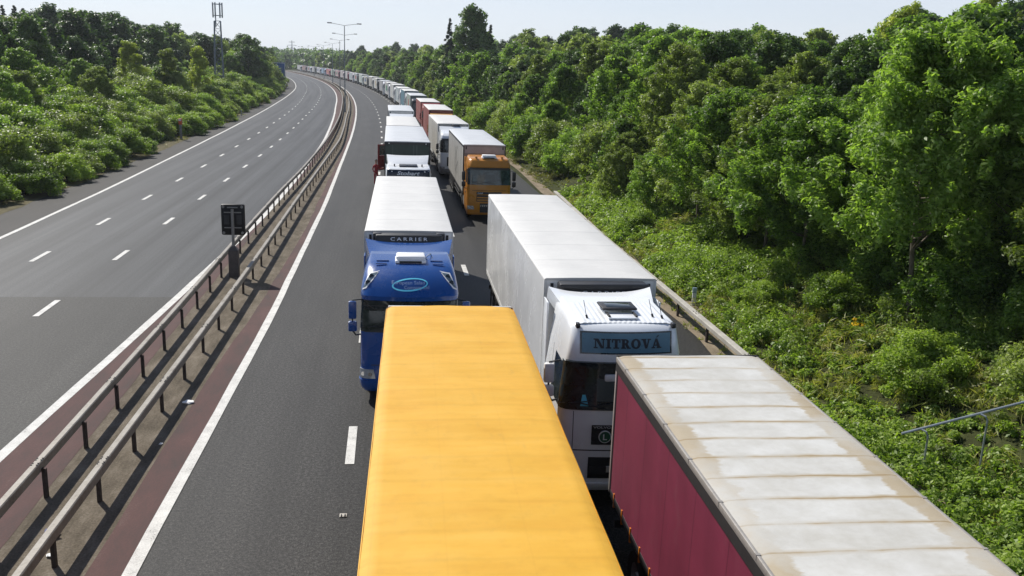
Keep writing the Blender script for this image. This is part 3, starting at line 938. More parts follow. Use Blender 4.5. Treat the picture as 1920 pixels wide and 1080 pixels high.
FR_W = paint('frame_white', (0.72, 0.72, 0.70), 0.4, dirt=0.25)
FR_G = paint('frame_grey', (0.34, 0.34, 0.34), 0.4, 0.4, dirt=0.3)
FR_D = paint('frame_dark', (0.03, 0.03, 0.032), 0.5, dirt=0.3)
ROOF_W = roof_plain('roof_white', (0.66, 0.65, 0.62), 0.16)
ROOF_P = roof_plain('roof_pale_grey', (0.56, 0.58, 0.60), 0.18)
PANEL_W = paint('white_insulated_panel', (0.84, 0.84, 0.83), 0.22, dirt=0.06, coat=0.3, dscale=0.7)

# ---- yellow lorry in front (only its roof shows)
def yellow_mat():
    t = NT("yellow_tarpaulin")
    v = t.coord("Object")
    a = t.noise(0.8, v, 6, 0.65); b = t.noise(1.6, t.coord("Object", (0.5, 3.0, 1)), 4, 0.6); f = t.noise(60, v, 2, 0.5)
    c = t.ramp(t.mix(0.5, a, b), [(0.30, (0.63, 0.325, 0.030)), (0.5, (0.68, 0.375, 0.042)), (0.72, (0.72, 0.42, 0.068))])
    c = t.mix(1.0, c, t.ramp(t.noise(5, v, 6, 0.75), [(0.30, 0.93), (0.5, 1.0)]), 'MULTIPLY')
    sep = t.n("SeparateXYZ"); t.l(v, sep.inputs[0])
    ax = t.math('ABSOLUTE', sep.outputs[0])
    seam_ = t.math('MAXIMUM', t.math('COMPARE', ax, 1.17), t.math('COMPARE', ax, 0.42))
    for nd in t.t.nodes:
        if nd.type == 'MATH' and nd.operation == 'COMPARE': nd.inputs[2].default_value = 0.009
    c = t.mix(t.math('MULTIPLY', seam_, 0.07), c, (0.42, 0.20, 0.02))
    bow = t.math('ABSOLUTE', t.math('SUBTRACT', t.math('FRACT', t.math('DIVIDE', sep.outputs[1], 0.605)), 0.5))
    c = t.mix(1.0, c, t.ramp(t.math('ADD', bow, t.math('MULTIPLY', a, 0.2)), [(0.5, 1.0), (0.62, 0.94)]), 'MULTIPLY')
    dirt_ = t.ramp(t.noise(3.0, t.coord("Object", (2.2, 0.6, 1)), 7, 0.75), [(0.58, 0.0), (0.76, 0.22)])
    c = t.mix(dirt_, c, (0.36, 0.24, 0.08))
    t.col(c); t.b.inputs["Roughness"].default_value = 0.6; t.b.inputs["Specular IOR Level"].default_value = 0.25
    t.bump(t.mix(0.12, b, f), 0.25, 0.02)
    return t.m
YEL = yellow_mat()
YEL_S = curtain('yellow_curtain', (0.70, 0.34, 0.03))
r_ = lorry_root("lorry in front with a plain yellow tarpaulin roof, covering the foot of the blue cab", 4.37, x=0.916, a=0.0274)
yL, yW, yH = 13.45, 2.53, 3.80
def yroof(tr):
    nx, ny = 26, 90
    rows = []
    hw = yW / 2 + .012
    for j in range(ny + 1):
        y = -.01 + (yL + .02) * j / ny
        row = [(-hw, y, yH - .16)]
        for i in range(nx + 1):
            u = -1 + 2 * i / nx
            e = max(0.0, (abs(u) - .94) / .06)
            z = yH - .045 * e ** 2
            z += .010 * (1 - u ** 4) * math.cos(2 * math.pi * y / 1.21) + .02 * (1 - u * u) + .004 * math.sin(9 * u + 3 * y)
            if j > ny - 2: z -= .012 * (j - ny + 2)
            row.append((hw * u, y, z))
        row.append((hw, y, yH - .16))
        rows.append(row)
    m_ = MB(); m_.grid(rows)
    m_.grid([[(p[0], yL + .013, p[2]) for p in rows[-1]], [(p[0], yL + .013, yH - .17) for p in rows[-1]]])
    o = m_.build("roof", YEL, tr, ang=60)
    m_ = MB(); m_.box(-hw + .04, hw - .04, yL - .02, yL + .03, yH - .10, yH - .004, 0, .012)
    m_.build("rear_edge", M['white'], o)
trailer(r_, yL, yW, yH, YEL_S, None, FR_G, FR_G, roof_mesh=yroof, rail=None)
cab(r_, -3.3, paint('yellow_cab_paint', (0.62, 0.30, 0.03), 0.3), ST['plain'])

# ---- pink-sided lorry with a dirty white roof
def dirty_roof():
    t = NT("stained_white_tarpaulin")
    v = t.coord("Object")
    sep = t.n("SeparateXYZ"); t.l(v, sep.inputs[0])
    wob = t.noise(1.2, v, 4, 0.6)
    y = t.math('ADD', sep.outputs[1], t.math('MULTIPLY', t.math('SUBTRACT', wob, 0.5), 0.10))
    ph = t.math('FRACT', t.math('DIVIDE', y, 0.60))
    d = t.math('ABSOLUTE', t.math('SUBTRACT', ph, 0.5))            # 0.5 on the bow, 0 between
    st = t.noise(2.2, t.coord("Object", (0.6, 1.5, 1)), 6, 0.7)
    band = t.ramp(t.math('ADD', d, t.math('MULTIPLY', t.math('SUBTRACT', st, 0.5), 0.22)), [(0.37, 0.0), (0.50, 1.0)])
    ax = t.math('ABSOLUTE', sep.outputs[0])
    edge = t.ramp(t.math('ADD', ax, t.math('MULTIPLY', t.math('SUBTRACT', st, 0.5), 0.55)), [(0.94, 0.0), (1.26, 0.75)])
    blo = t.ramp(t.noise(0.55, v, 5, 0.65), [(0.40, 0.12), (0.58, 1.0)])
    stain = t.math('MULTIPLY', t.math('MAXIMUM', band, edge), blo)
    fleck = t.ramp(t.noise(5.0, t.coord("Object", (1.6, 5.0, 1)), 5, 0.7), [(0.62, 0.0), (0.74, 0.5)])
    c = t.mix(stain, t.ramp(t.noise(1.1, v, 6, 0.7), [(0.35, (0.47, 0.455, 0.41)), (0.65, (0.60, 0.595, 0.565))]), (0.36, 0.275, 0.15))
    c = t.mix(t.math('MULTIPLY', fleck, 0.35), c, (0.30, 0.27, 0.2))
    line_ = t.ramp(d, [(0.468, 0.0), (0.482, 0.85)])
    c = t.mix(t.math('MULTIPLY', line_, blo), c, (0.30, 0.22, 0.12))
    t.col(c); t.b.inputs["Roughness"].default_value = 0.5; t.b.inputs["Specular IOR Level"].default_value = 0.35
    t.bump(t.mix(0.4, st, wob), 0.35, 0.03)
    return t.m
STAIN = dirty_roof()
PINK = curtain('magenta_curtain', (0.225, 0.034, 0.070), 0.5, 0.12, 0.25, 0.7, 0.10, panel=1.25)
PINKR = paint('grey_rear_doors', (0.07, 0.07, 0.075), 0.5)
DARKRAIL = paint('black_rubber_rail', (0.03, 0.028, 0.028), 0.6, dirt=0.4)
r_ = lorry_root("lorry with magenta curtain sides and a stained white roof, nearest of the right lane", 1.55, x=4.94, a=0.0258)
pL, pW, pH = 13.3, 2.52, 3.66
def proof(tr):
    nx, ny = 24, 110
    hw = pW / 2 + .012
    rows = []
    for j in range(ny + 1):
        y = -.01 + (pL + .02) * j / ny
        row = [(-hw, y, pH - .15)]
        for i in range(nx + 1):
            u = -1 + 2 * i / nx
            ph = (y / .60) % 1.0
            sag = -.0025 * math.sin(math.pi * ph) ** 2 * (1 - u ** 6)
            z = pH + .012 * (1 - u * u) + sag - (.02 if abs(u) > .97 else 0) + .004 * math.sin(7 * y + 5 * u)
            row.append((hw * u, y, z))
        row.append((hw, y, pH - .15))
        rows.append(row)
    m_ = MB(); m_.grid(rows)
    o = m_.build("roof", STAIN, tr, ang=50)
    m_ = MB()
    for s in (-1, 1):
        m_.box(s * hw - .012, s * hw + .012, 0, pL, pH - .26, pH - .10)
    m_.build("side_rail", DARKRAIL, tr)
    m_ = MB()
    for s in (-1, 1):
        x0, x1 = (hw - .03, hw + .016) if s > 0 else (-hw - .016, -hw + .03)
        m_.box(x0, x1, .0, pL, pH - .098, pH - .008, 0, .01)
        k = .6
        while k < pL:
            m_.box(x0 - .004, x1 + .004, k - .02, k + .02, pH - .06, pH - .002); k += 1.2
    m_.build("roof_edge_rail", paint('edge_rail', (0.42, 0.39, 0.35), 0.5, 0.3, dirt=0.4), tr)
    m_ = MB(); m_.box(-hw - .01, hw + .01, pL + .004, pL + .04, pH - .12, pH + .012, 0, .008)
    m_.build("rear_edge", DARKRAIL, tr)
trailer(r_, pL, pW, pH, PINK, None, PINKR, FR_D, roof_mesh=proof, rail=None, curtain_seams=False)
m_ = MB()
for s in (-1, 1):
    m_.box(s * (pW / 2) - .02, s * (pW / 2) + .02, pL - .06, pL + .012, 1.1, pH - .13, 0, .006)
tag(m_.build("corner_post", paint('corner_post_pale', (0.55, 0.50, 0.48), 0.4, 0.3), r_.children[0]))
m_ = MB()
for k in range(21):
    y = .5 + k * .62
    for s in (-1, 1):
        m_.box(s * (pW / 2) - .016, s * (pW / 2) + .016, y - .022, y + .022, .98, 1.24)
m_.build("curtain_strap", M['orangelens'], r_.children[0], smooth=False)
cab(r_, -3.3, paint('maroon_cab_paint', (0.22, 0.02, 0.04), 0.3), ST['plain'])

# ---- blue lorry
BLUE = paint('blue_paint', (0.003, 0.060, 0.265), 0.25, dirt=0.15, coat=0.6, dscale=1.0)
r_ = lorry_root("lorry with a glossy blue high-roofed cab and a white refrigerated trailer", 26.24, x=0.66, a=0.016)
trailer(r_, 13.35, 2.55, 3.82, PANEL_W, ROOF_W, PANEL_W, FR_W, fridge='blue', curtain_seams=False)
c_, S_ = cab(r_, -3.85, BLUE, ST['blue'], mats={'bumper': BLUE})
yF = -3.85
deflector(c_, BLUE, yF + 1.75, 3.50, -.66, 3.60, 1.02, 1.22, wing=.10, curve=1.25)
air_con(c_, 0.02, yF + .98, yF + 1.62, 3.47, .40, .19, M['whiteplain'])
for s in (-1, 1):                                   # roof spot lamps on the front corners
    m_ = MB()
    pts = []
    for (a, z) in ((.86, 3.38), (1.08, 3.34), (1.28, 2.98), (1.16, 2.94)):
        pts.append(S_.pt(s * a, z, .016))
    rows = [[Vector(pts[0]).lerp(Vector(pts[1]), k / 4) for k in range(5)], [Vector(pts[3]).lerp(Vector(pts[2]), k / 4) for k in range(5)]]
    rows = [[S_.pt(s * (.76 + .28 * k / 4 + q * (.34 - .14 * k / 4)), 3.36 - q * .37 - .05 * k / 4, .016) for k in range(5)] for q in (0, .25, .5, .75, 1)]
    m_.grid(rows)
    o = m_.build("spot_lamp", M['whiteplain'], c_)
    m_ = MB()
    rows = [[S_.pt(s * (.80 + .20 * k / 4 + q * (.32 - .10 * k / 4)), 3.335 - q * .315 - .04 * k / 4, .022) for k in range(5)] for q in (0, .25, .5, .75, 1)]
    m_.grid(rows); m_.build("lens", paint('spot_lens', (0.20, 0.26, 0.30), 0.08, 0.2, dirt=0.5, dscale=9), o)
    m_ = MB()
    for q in (.3, .68):
        p = S_.pt(s * (.89 + q * .24), 3.34 - q * .33, .024)
        m_.tube([p, (p[0], p[1] - .012, p[2] + .005)], .062, 14)
    m_.build("reflector", M['glass'], o)
m_ = MB()                                          # bonded roof panels
for s in (-1, 1):
    m_.box(s * .70 - .16, s * .70 + .16, yF + 1.2, yF + 1.23, 3.49, 3.515); m_.box(s * .73 - .14, s * .73 + .14, yF + .93, yF + .96, 3.465, 3.49)
m_.build("roof_step", BLUE, c_)
m_ = MB()
m_.tube([(.42, yF + 1.5, 3.53), (.50, yF + 1.52, 3.60), (.56, yF + 1.62, 3.60), (.58, yF + 1.75, 3.52)], .018, 6)
m_.build("hose", M['chrome'], c_)
# oval emblem and company lettering on the roof front
def on_shell(S, a, z, off=.018): return S.pt(a, z, off)
m_ = MB()
n = 48; ring = []
for k in range(n + 1):
    th = 2 * math.pi * k / n
    o_, i_ = [], []
    ca, sa = math.cos(th), math.sin(th); ti = R(4)
    w_ = .030 + .012 * (1 - math.sin(th + .6)) / 2
    for rr in (0, w_):
        ex, ez = (.45 - rr) * ca, (.135 - rr * .8) * sa
        o_.append(on_shell(S_, .0 + ex * math.cos(ti) - ez * math.sin(ti), 3.10 + ex * math.sin(ti) + ez * math.cos(ti)))
    ring.append(o_)
m_.grid(ring); m_.build("emblem", M['cyan'], c_)
def shell_letters(S, body, w_, h_, a0, z0, mat, parent, off=.02, **k):
    vs, fs = text_mesh(body, w_, h_, **k)
    m_ = MB(); m_.add([S.pt(a0 + v[0], z0 + v[1], off) for v in vs], fs)
    return m_.build("lettering", mat, parent, smooth=False, fix=False)
GREYTXT = paint('grey_lettering', (0.28, 0.38, 0.60), 0.4)
shell_letters(S_, "European Salad", .82, .095, -.04, 3.135, GREYTXT, c_)
shell_letters(S_, "Company Ltd", .62, .095, .17, 3.035, GREYTXT, c_)
m_ = MB(); S_.patch(m_, -1.2, 1.2, 2.54, 2.685, .02, 18, 2); m_.build("sun_strip", M['black'], c_)
shell_letters(S_, "VSG", .52, .12, .16, 2.60, M['lettering'], c_, off=.026, offset=.01)

# ---- white refrigerated lorry
WCAB = paint('white_cab_paint', (0.85, 0.87, 0.88), 0.22, dirt=0.06, coat=0.4, dscale=1.2)
r_ = lorry_root("white refrigerated lorry whose cab carries a pale blue name board over the windscreen", 19.49, x=4.766, a=0.017)
trailer(r_, 13.7, 2.55, 3.99, PANEL_W, ROOF_W, PANEL_W, FR_W, fridge='white', curtain_seams=False)
yF = -3.3
c_, S_ = cab(r_, yF, WCAB, ST['white'], dx=-.13, mats={'bumper': WCAB, 'mirror': M['whiteplain'], 'visor': M['glass']})
deflector(c_, WCAB, yF + 1.62, 3.80, -.58, 3.81, .94, 1.13, wing=.11, curve=1.6)
m_ = MB()                                          # fluted roof sheet
rows = []
for j in range(9):
    q = j / 8
    rows.append([(u * .92, yF + .40 + 1.3 * q, 3.795 + .045 * q + .009 * abs(math.cos(u * 1.02 * math.pi / .11)) - .03 * max(0, abs(u) - .9) * 10 - (.02 if j == 0 else 0)) for u in [(-1 + 2 * i / 128) for i in range(129)]])
m_.grid(rows); m_.build("roof", WCAB, c_, ang=40)
m_ = MB()
m_.box(-.30, .30, yF + .52, yF + 1.15, 3.815, 3.845, 0, .01); hs = m_.build("roof_hatch", WCAB, c_)
m_ = MB(); m_.box(-.36, .36, yF + .86, yF + 1.42, 3.90, 3.95, 0, .03); hf = m_.build("hatch_lid", M['black'], hs)
m_ = MB(); m_.box(-.25, .25, yF + .94, yF + 1.34, 3.944, 3.956, 0, .01); m_.build("hatch_glass", M['glass'], hf)
m_ = MB()
for s in (-1, 1): m_.box(s * .27 - .02, s * .27 + .02, yF + .56, yF + .9, 3.842, 3.875)
m_.build("hatch_arm", M['chassis'], hs)
for (ax_, ay_) in ((-.70, .62), (.64, .72), (.80, .6)):
    m_ = MB(); m_.tube([(ax_, yF + ay_, 3.8), (ax_ - .02, yF + ay_ + .03, 3.87)], .022, 6); m_.tube([(ax_ - .02, yF + ay_ + .03, 3.87), (ax_ - .05, yF + ay_ + .2, 4.12)], .006, 5)
    m_.build("aerial", M['black'], c_)
for s in (-1, 1):
    m_ = MB(); m_.box(s * .94 - .04, s * .94 + .04, yF + .26, yF + .40, 3.70, 3.80, 0, .02); m_.build("marker_lamp", M['black'], c_)
m_ = MB(); S_.patch(m_, -.90, .90, 3.235, 3.655, .010, 20, 4); m_.build("board_frame", M['glass'], c_)
BOARD = paint('pale_blue_board', (0.075, 0.19, 0.26), 0.3, dirt=0.15, dscale=1.5)
m_ = MB(); S_.patch(m_, -.865, .865, 3.262, 3.627, .018, 20, 4); nb = m_.build("name_board", BOARD, c_)
def slab_word(S, word, x0, z0, h, mat, parent, off=.026):
    """heavy slab-serif capitals cut as polygons"""
    st, sf = .30 * h, .13 * h          # stem, serif thickness
    m_ = MB()
    def P(pts):
        m_.add([S.pt(x + px, z0 + pz, off) for px, pz in pts], [tuple(range(len(pts)))])
    def rect(a, b, c, d): P([(a, c), (b, c), (b, d), (a, d)])
    x = x0
    for ch in word:
        if ch == 'N':
            wd = 1.22 * h
            rect(.14 * h, .27 * h, 0, h); rect(wd - .27 * h, wd - .14 * h, 0, h)
            P([(.14 * h, h), (.50 * h, h), (wd - .14 * h, 0), (wd - .46 * h, 0)])
            rect(0, .42 * h, 0, sf); rect(0, .3 * h, h - sf, h); rect(wd - .42 * h, wd, h - sf, h)
        elif ch == 'I':
            wd = .56 * h
            rect(wd / 2 - st / 2, wd / 2 + st / 2, 0, h); rect(0, wd, 0, sf); rect(0, wd, h - sf, h)
        elif ch == 'T':
            wd = .92 * h
            rect(wd / 2 - st / 2, wd / 2 + st / 2, 0, h); rect(wd / 2 - .3 * h, wd / 2 + .3 * h, 0, sf)
            rect(0, wd, h - sf * 1.2, h); rect(0, sf, h - .38 * h, h); rect(wd - sf, wd, h - .38 * h, h)
        elif ch == 'R':
            wd = 1.0 * h
            rect(.1 * h, .1 * h + st, 0, h); rect(0, .52 * h, 0, sf); rect(0, .3 * h, h - sf, h)
            n = 10; o_, i_ = [], []
            for k in range(n + 1):
                th = math.pi / 2 - math.pi * k / n
                o_.append((.46 * h + .36 * h * math.cos(th), .72 * h + .28 * h * math.sin(th)))
                i_.append((.46 * h + .10 * h * math.cos(th), .72 * h + .13 * h * math.sin(th)))
            for k in range(n): P([o_[k], o_[k + 1], i_[k + 1], i_[k]])
            rect(.3 * h, .46 * h, h - .15 * h, h); rect(.3 * h, .46 * h, .44 * h, .59 * h)
            P([(.40 * h, .46 * h), (.70 * h, .5 * h), (wd - .02 * h, 0), (wd - .36 * h, 0)]); rect(wd - .3 * h, wd + .04 * h, 0, sf)
        elif ch == 'O':
            wd = 1.06 * h; n = 28
            for k in range(n):
                q = []
                for kk in (k, k + 1):
                    th = 2 * math.pi * kk / n
                    q.append(((wd / 2 + .53 * h * math.cos(th), .5 * h + .53 * h * math.sin(th)), (wd / 2 + .22 * h * math.cos(th), .5 * h + .36 * h * math.sin(th))))
                P([q[0][0], q[1][0], q[1][1], q[0][1]])
        elif ch == 'V':
            wd = 1.06 * h
            P([(.10 * h, h), (.46 * h, h), (.66 * h, 0), (.42 * h, 0)]); P([(.78 * h, h), (.94 * h, h), (.66 * h, 0), (.52 * h, 0)])
            rect(0, .54 * h, h - sf, h); rect(.68 * h, wd, h - sf, h)
        else:
            wd = 1.12 * h
            P([(.10 * h, 0), (.25 * h, 0), (.58 * h, h), (.44 * h, h)]); P([(.66 * h, 0), (1.02 * h, 0), (.66 * h, h), (.44 * h, h)])
            rect(.26 * h, .76 * h, .25 * h, .38 * h); rect(0, .40 * h, 0, sf); rect(.58 * h, wd, 0, sf)
            P([(.50 * h, 1.1 * h), (.62 * h, 1.1 * h), (.88 * h, 1.34 * h), (.70 * h, 1.34 * h)])
        x += wd + .07 * h
    return m_.build("lettering", mat, parent, smooth=False, fix=False), x - x0
slab_word(S_, "NITROVA", -.645, 3.35, .18, M['darkletter'], nb)
# small front badge with the L roundel
m_ = MB(); S_.patch(m_, -.62, -.05, 1.76, 1.82, .034, 6, 1); o = m_.build("badge", M['chassis'], c_)
shell_letters(S_, "VOLVO", .34, .045, -.42, 1.79, M['lettering'], o, off=.04)
GREEN = paint('green_disc', (0.02, 0.12, 0.06), 0.4)
p = S_.pt(-.36, 1.60, .05)
m_ = MB(); m_.tube([(p[0], p[1] + .02, p[2]), (p[0], p[1] - .004, p[2])], .125, 28); o = m_.build("roundel", M['lettering'], c_)
m_ = MB(); m_.tube([(p[0], p[1], p[2]), (p[0], p[1] - .010, p[2])], .108, 28); o2 = m_.build("disc", GREEN, o)
lettering("lettering", "L", .08, .12, (p[0], p[1] - .014, p[2]), M['lettering'], o, offset=.02)
m_ = MB(); S_.patch(m_, -.30, .30, .86, .98, .04, 8, 2); m_.build("number_plate", paint('plate', (0.6, 0.6, 0.55), 0.5), c_)
# things seen through the windscreen: interior mirror, blue rosette
m_ = MB(); q = S_.pt(-.28, 2.78, .035); m_.box(q[0] - .13, q[0] + .13, q[1] - .02, q[1] + .02, 2.70, 2.84, 0, .03); m_.build("kerb_mirror", M['whiteplain'], c_)
m_ = MB(); S_.patch(m_, -.86, -.70, 2.20, 2.42, .018, 3, 3, 0, 0, -.82, -.76); m_.build("sticker", M['cyan'], c_)
m_ = MB(); S_.patch(m_, -.55, .2, 2.30, 2.74, .017, 6, 3); m_.build("windscreen_blind", paint('cab_blind', (0.07, 0.09, 0.09), 0.3), c_)  # cab blind, laid on the glass as a flat patch

# ---- orange-cabbed lorry
ORANGE = paint('orange_paint', (0.56, 0.22, 0.012), 0.3, dirt=0.2, coat=0.3)
GREYCURT = curtain('pale_grey_curtain', (0.50, 0.49, 0.46), 0.5, 0.4, 0.2, 1.0, 0.18)
GREYFRONT = paint('brownish_headboard', (0.30, 0.27, 0.26), 0.5, dirt=0.3)
r_ = lorry_root("lorry with an orange cab and a pale grey curtain-sided trailer", 54.83, x=5.835, a=0.003)
tr_ = trailer(r_, 13.6, 2.55, 4.0, GREYCURT, ROOF_P, GREYFRONT, FR_D, rail=True)
m_ = MB(); m_.box(-1.2, 1.2, -.012, -.004, 3.5, 3.88); m_.build("headboard_panel", paint('headboard', (0.42, 0.38, 0.38), 0.5), tr_)
yF = -3.2
c_, S_ = cab(r_, yF, ORANGE, ST['orange'], mats={'glass': M['glassb'], 'mirror': M['black'], 'bars': ORANGE})
air_con(c_, .0, yF + .42, yF + .98, 3.45, .42, .20, M['whiteplain'])
for s in (-1, 1):
    m_ = MB(); m_.tube([(s * .74, yF + .5, 3.46), (s * .74, yF + .5, 3.56)], .07, 10); m_.build("beacon", ORANGE, c_)
shell_letters(S_, "DAF", .30, .075, -.50, 1.53, M['lettering'], c_, off=.022, offset=.01)
m_ = MB(); S_.patch(m_, -.48, .48, .76, .86, .03, 8, 2); m_.build("number_plate", paint('plate_yellow', (0.62, 0.58, 0.5), 0.5), c_)
m_ = MB()                                          # loose figure drawn on the curtain
for pts in ([(4.9, 3.5), (5.6, 3.0), (5.2, 2.4), (5.8, 1.9), (5.3, 1.6)], [(6.6, 3.3), (6.1, 2.8), (6.7, 2.2), (6.2, 1.7)], [(4.2, 2.6), (4.9, 2.2), (4.5, 1.8)]):
    for (ya, za), (yb, zb) in zip(pts, pts[1:]):
        d = Vector((yb - ya, zb - za)).normalized(); n_ = Vector((-d.y, d.x)) * .04
        m_.add([(-1.284, ya + n_.x, za + n_.y), (-1.284, yb + n_.x, zb + n_.y), (-1.284, yb - n_.x, zb - n_.y), (-1.284, ya - n_.x, za - n_.y)], [(0, 1, 2, 3)])
m_.build("printed_mark", M['chassis'], tr_, smooth=False, fix=False)

# ---- white cab with dark name panel, green headboard
r_ = lorry_root("lorry with a white cab, black name panel and dark green trailer headboard", 52.93, x=1.21, a=0.005)
GREENH = paint('dark_green_headboard', (0.012, 0.042, 0.034), 0.35, dirt=0.4, dscale=1.0)
tr_ = trailer(r_, 13.6, 2.6, 4.24, curtain('white_green_curtain', (0.55, 0.58, 0.56)), ROOF_P, GREENH, FR_D, rail=True)
m_ = MB(); m_.box(-1.30, 1.30, -.02, -.008, 4.06, 4.20); m_.build("head_rail", FR_D, tr_)
for s in (-1, 1):
    m_ = MB(); m_.box(s * 1.05 - .03, s * 1.05 + .03, -.035, -.02, 4.10, 4.16); m_.build("marker_lamp", M['whiteplain'], tr_)
m_ = MB()
for x_ in (-.85, .35, .52): m_.box(x_ - .04, x_ + .04, -.016, -.006, 3.3, 4.04)
m_.build("headboard_rib", paint('green_rib', (0.05, 0.08, 0.07), 0.5), tr_)
yF = -3.3
c_, S_ = cab(r_, yF, WCAB, ST['panel'])
deflector(c_, WCAB, yF + 1.55, 3.14, -.72, 3.53, 1.06, 1.18, wing=.03, curve=.8)
m_ = MB(); S_.patch(m_, -1.16, 1.16, 2.60, 2.97, .02, 16, 4); o = m_.build("name_panel", paint('black_panel', (0.012, 0.02, 0.035), 0.2), c_)
shell_letters(S_, "Stobart", 1.22, .21, 0, 2.80, M['lettering'], o, off=.028, offset=.02, shear=.25)
for s in (-1, 1):
    m_ = MB(); p = S_.pt(s * .88, 2.88, .022); m_.tube([p, (p[0], p[1] - .02, p[2])], .035, 10); m_.build("marker_lamp", M['lettering'], o)
m_ = MB(); m_.box(-.50, .50, yF + .62, yF + 1.5, 3.10, 3.165, 0, .03); m_.build("roof_hatch", paint('hatch_dark', (0.05, 0.055, 0.065), 0.3), c_)
for s in (-1, 1):
    m_ = MB(); m_.tube([(s * .75, yF + .8, 3.1), (s * .75, yF + .8, 3.22)], .035, 8); m_.build("roof_horn", M['black'], c_)

# ---- white lorry behind the orange one
r_ = lorry_root("white lorry right behind the orange-cabbed one, black visor over its windscreen", 74.9, x=5.389, a=-.009)
trailer(r_, 13.6, 2.55, 3.99, curtain('cream_curtain', (0.56, 0.54, 0.49), 0.5, 0.3, 0.15), ROOF_W, FR_G, FR_W)
c_, S_ = cab(r_, -3.2, WCAB, ST['plain'], mats={'bumper': FR_G, 'mirror': M['black']})
deflector(c_, WCAB, -3.2 + 1.7, 3.46, -.6, 3.8, 1.05, 1.18, wing=.02)
m_ = MB(); S_.patch(m_, -.35, .05, 1.0, 1.35, .05, 5, 3); m_.build("red_badge", M['redlens'], c_)
m_ = MB(); m_.box(-.2, .5, -.6, -.15, 3.55, 3.95, 0, .1); m_.build("exhaust_stack", M['black'], c_)

# ---- red-cabbed lorry with the open door behind the green headboard
RED_P = paint('red_cab_paint', (0.22, 0.012, 0.016), 0.3)
r_ = lorry_root("white-roofed lorry behind the green headboard, dark red cab with its door swung open", 70.6, x=1.30, a=0.0)
trailer(r_, 12.8, 2.55, 4.0, curtain('white_curtain', (0.66, 0.66, 0.64)), ROOF_W, FR_W, FR_W)
c_, S_ = cab(r_, -3.3, RED_P, dict(ST['plain'], mirror=(1.85, 2.45)))
dr = MB()
hy, hx = -3.3 + .38, -1.26
ex, ey = hx - .62, hy - .52
dirv = Vector((ex - hx, ey - hy, 0)); nn = Vector((-dirv.y, dirv.x, 0)).normalized() * .045
def slab(z0, z1, q0, q1):
    a = Vector((hx, hy, 0)) + dirv * q0; b = Vector((hx, hy, 0)) + dirv * q1
    vs = [(a + nn)[:2] + (z0,), (b + nn)[:2] + (z0,), (b - nn)[:2] + (z0,), (a - nn)[:2] + (z0,), (a + nn)[:2] + (z1,), (b + nn)[:2] + (z1,), (b - nn)[:2] + (z1,), (a - nn)[:2] + (z1,)]
    dr.add(vs, [(3, 2, 1, 0), (4, 5, 6, 7), (0, 1, 5, 4), (1, 2, 6, 5), (2, 3, 7, 6), (3, 0, 4, 7)])
slab(1.0, 2.05, 0, 1); slab(2.05, 2.75, 0, .12); slab(2.05, 2.75, .88, 1); slab(2.75, 2.85, 0, 1)
o = dr.build("door", RED_P, c_, smooth=False)
o["label"] = "dark red cab door standing open"
m_ = MB()
a = Vector((hx, hy, 0)) + dirv * .13; b = Vector((hx, hy, 0)) + dirv * .87
m_.add([a[:2] + (2.06,), b[:2] + (2.06,), b[:2] + (2.74,), a[:2] + (2.74,)], [(0, 1, 2, 3)]); m_.build("door_window", M['glass'], o, smooth=False)

# ---- the next white one in that lane
r_ = lorry_root("white lorry last in the left file, dark roof hatch on its white cab", 93.6, x=1.50, a=-0.004)
trailer(r_, 13.0, 2.55, 4.0, curtain('white_curtain_b', (0.66, 0.66, 0.66)), ROOF_P, FR_W, FR_W)
c_, S_ = cab(r_, -3.4, WCAB, ST['plain'])
deflector(c_, WCAB, -3.4 + 1.7, 3.46, -.6, 3.72, 1.05, 1.18, wing=.02)
m_ = MB(); m_.box(-.55, .55, -3.4 + .55, -3.4 + 1.2, 3.44, 3.52, 0, .03); m_.build("roof_hatch", M['black'], c_)

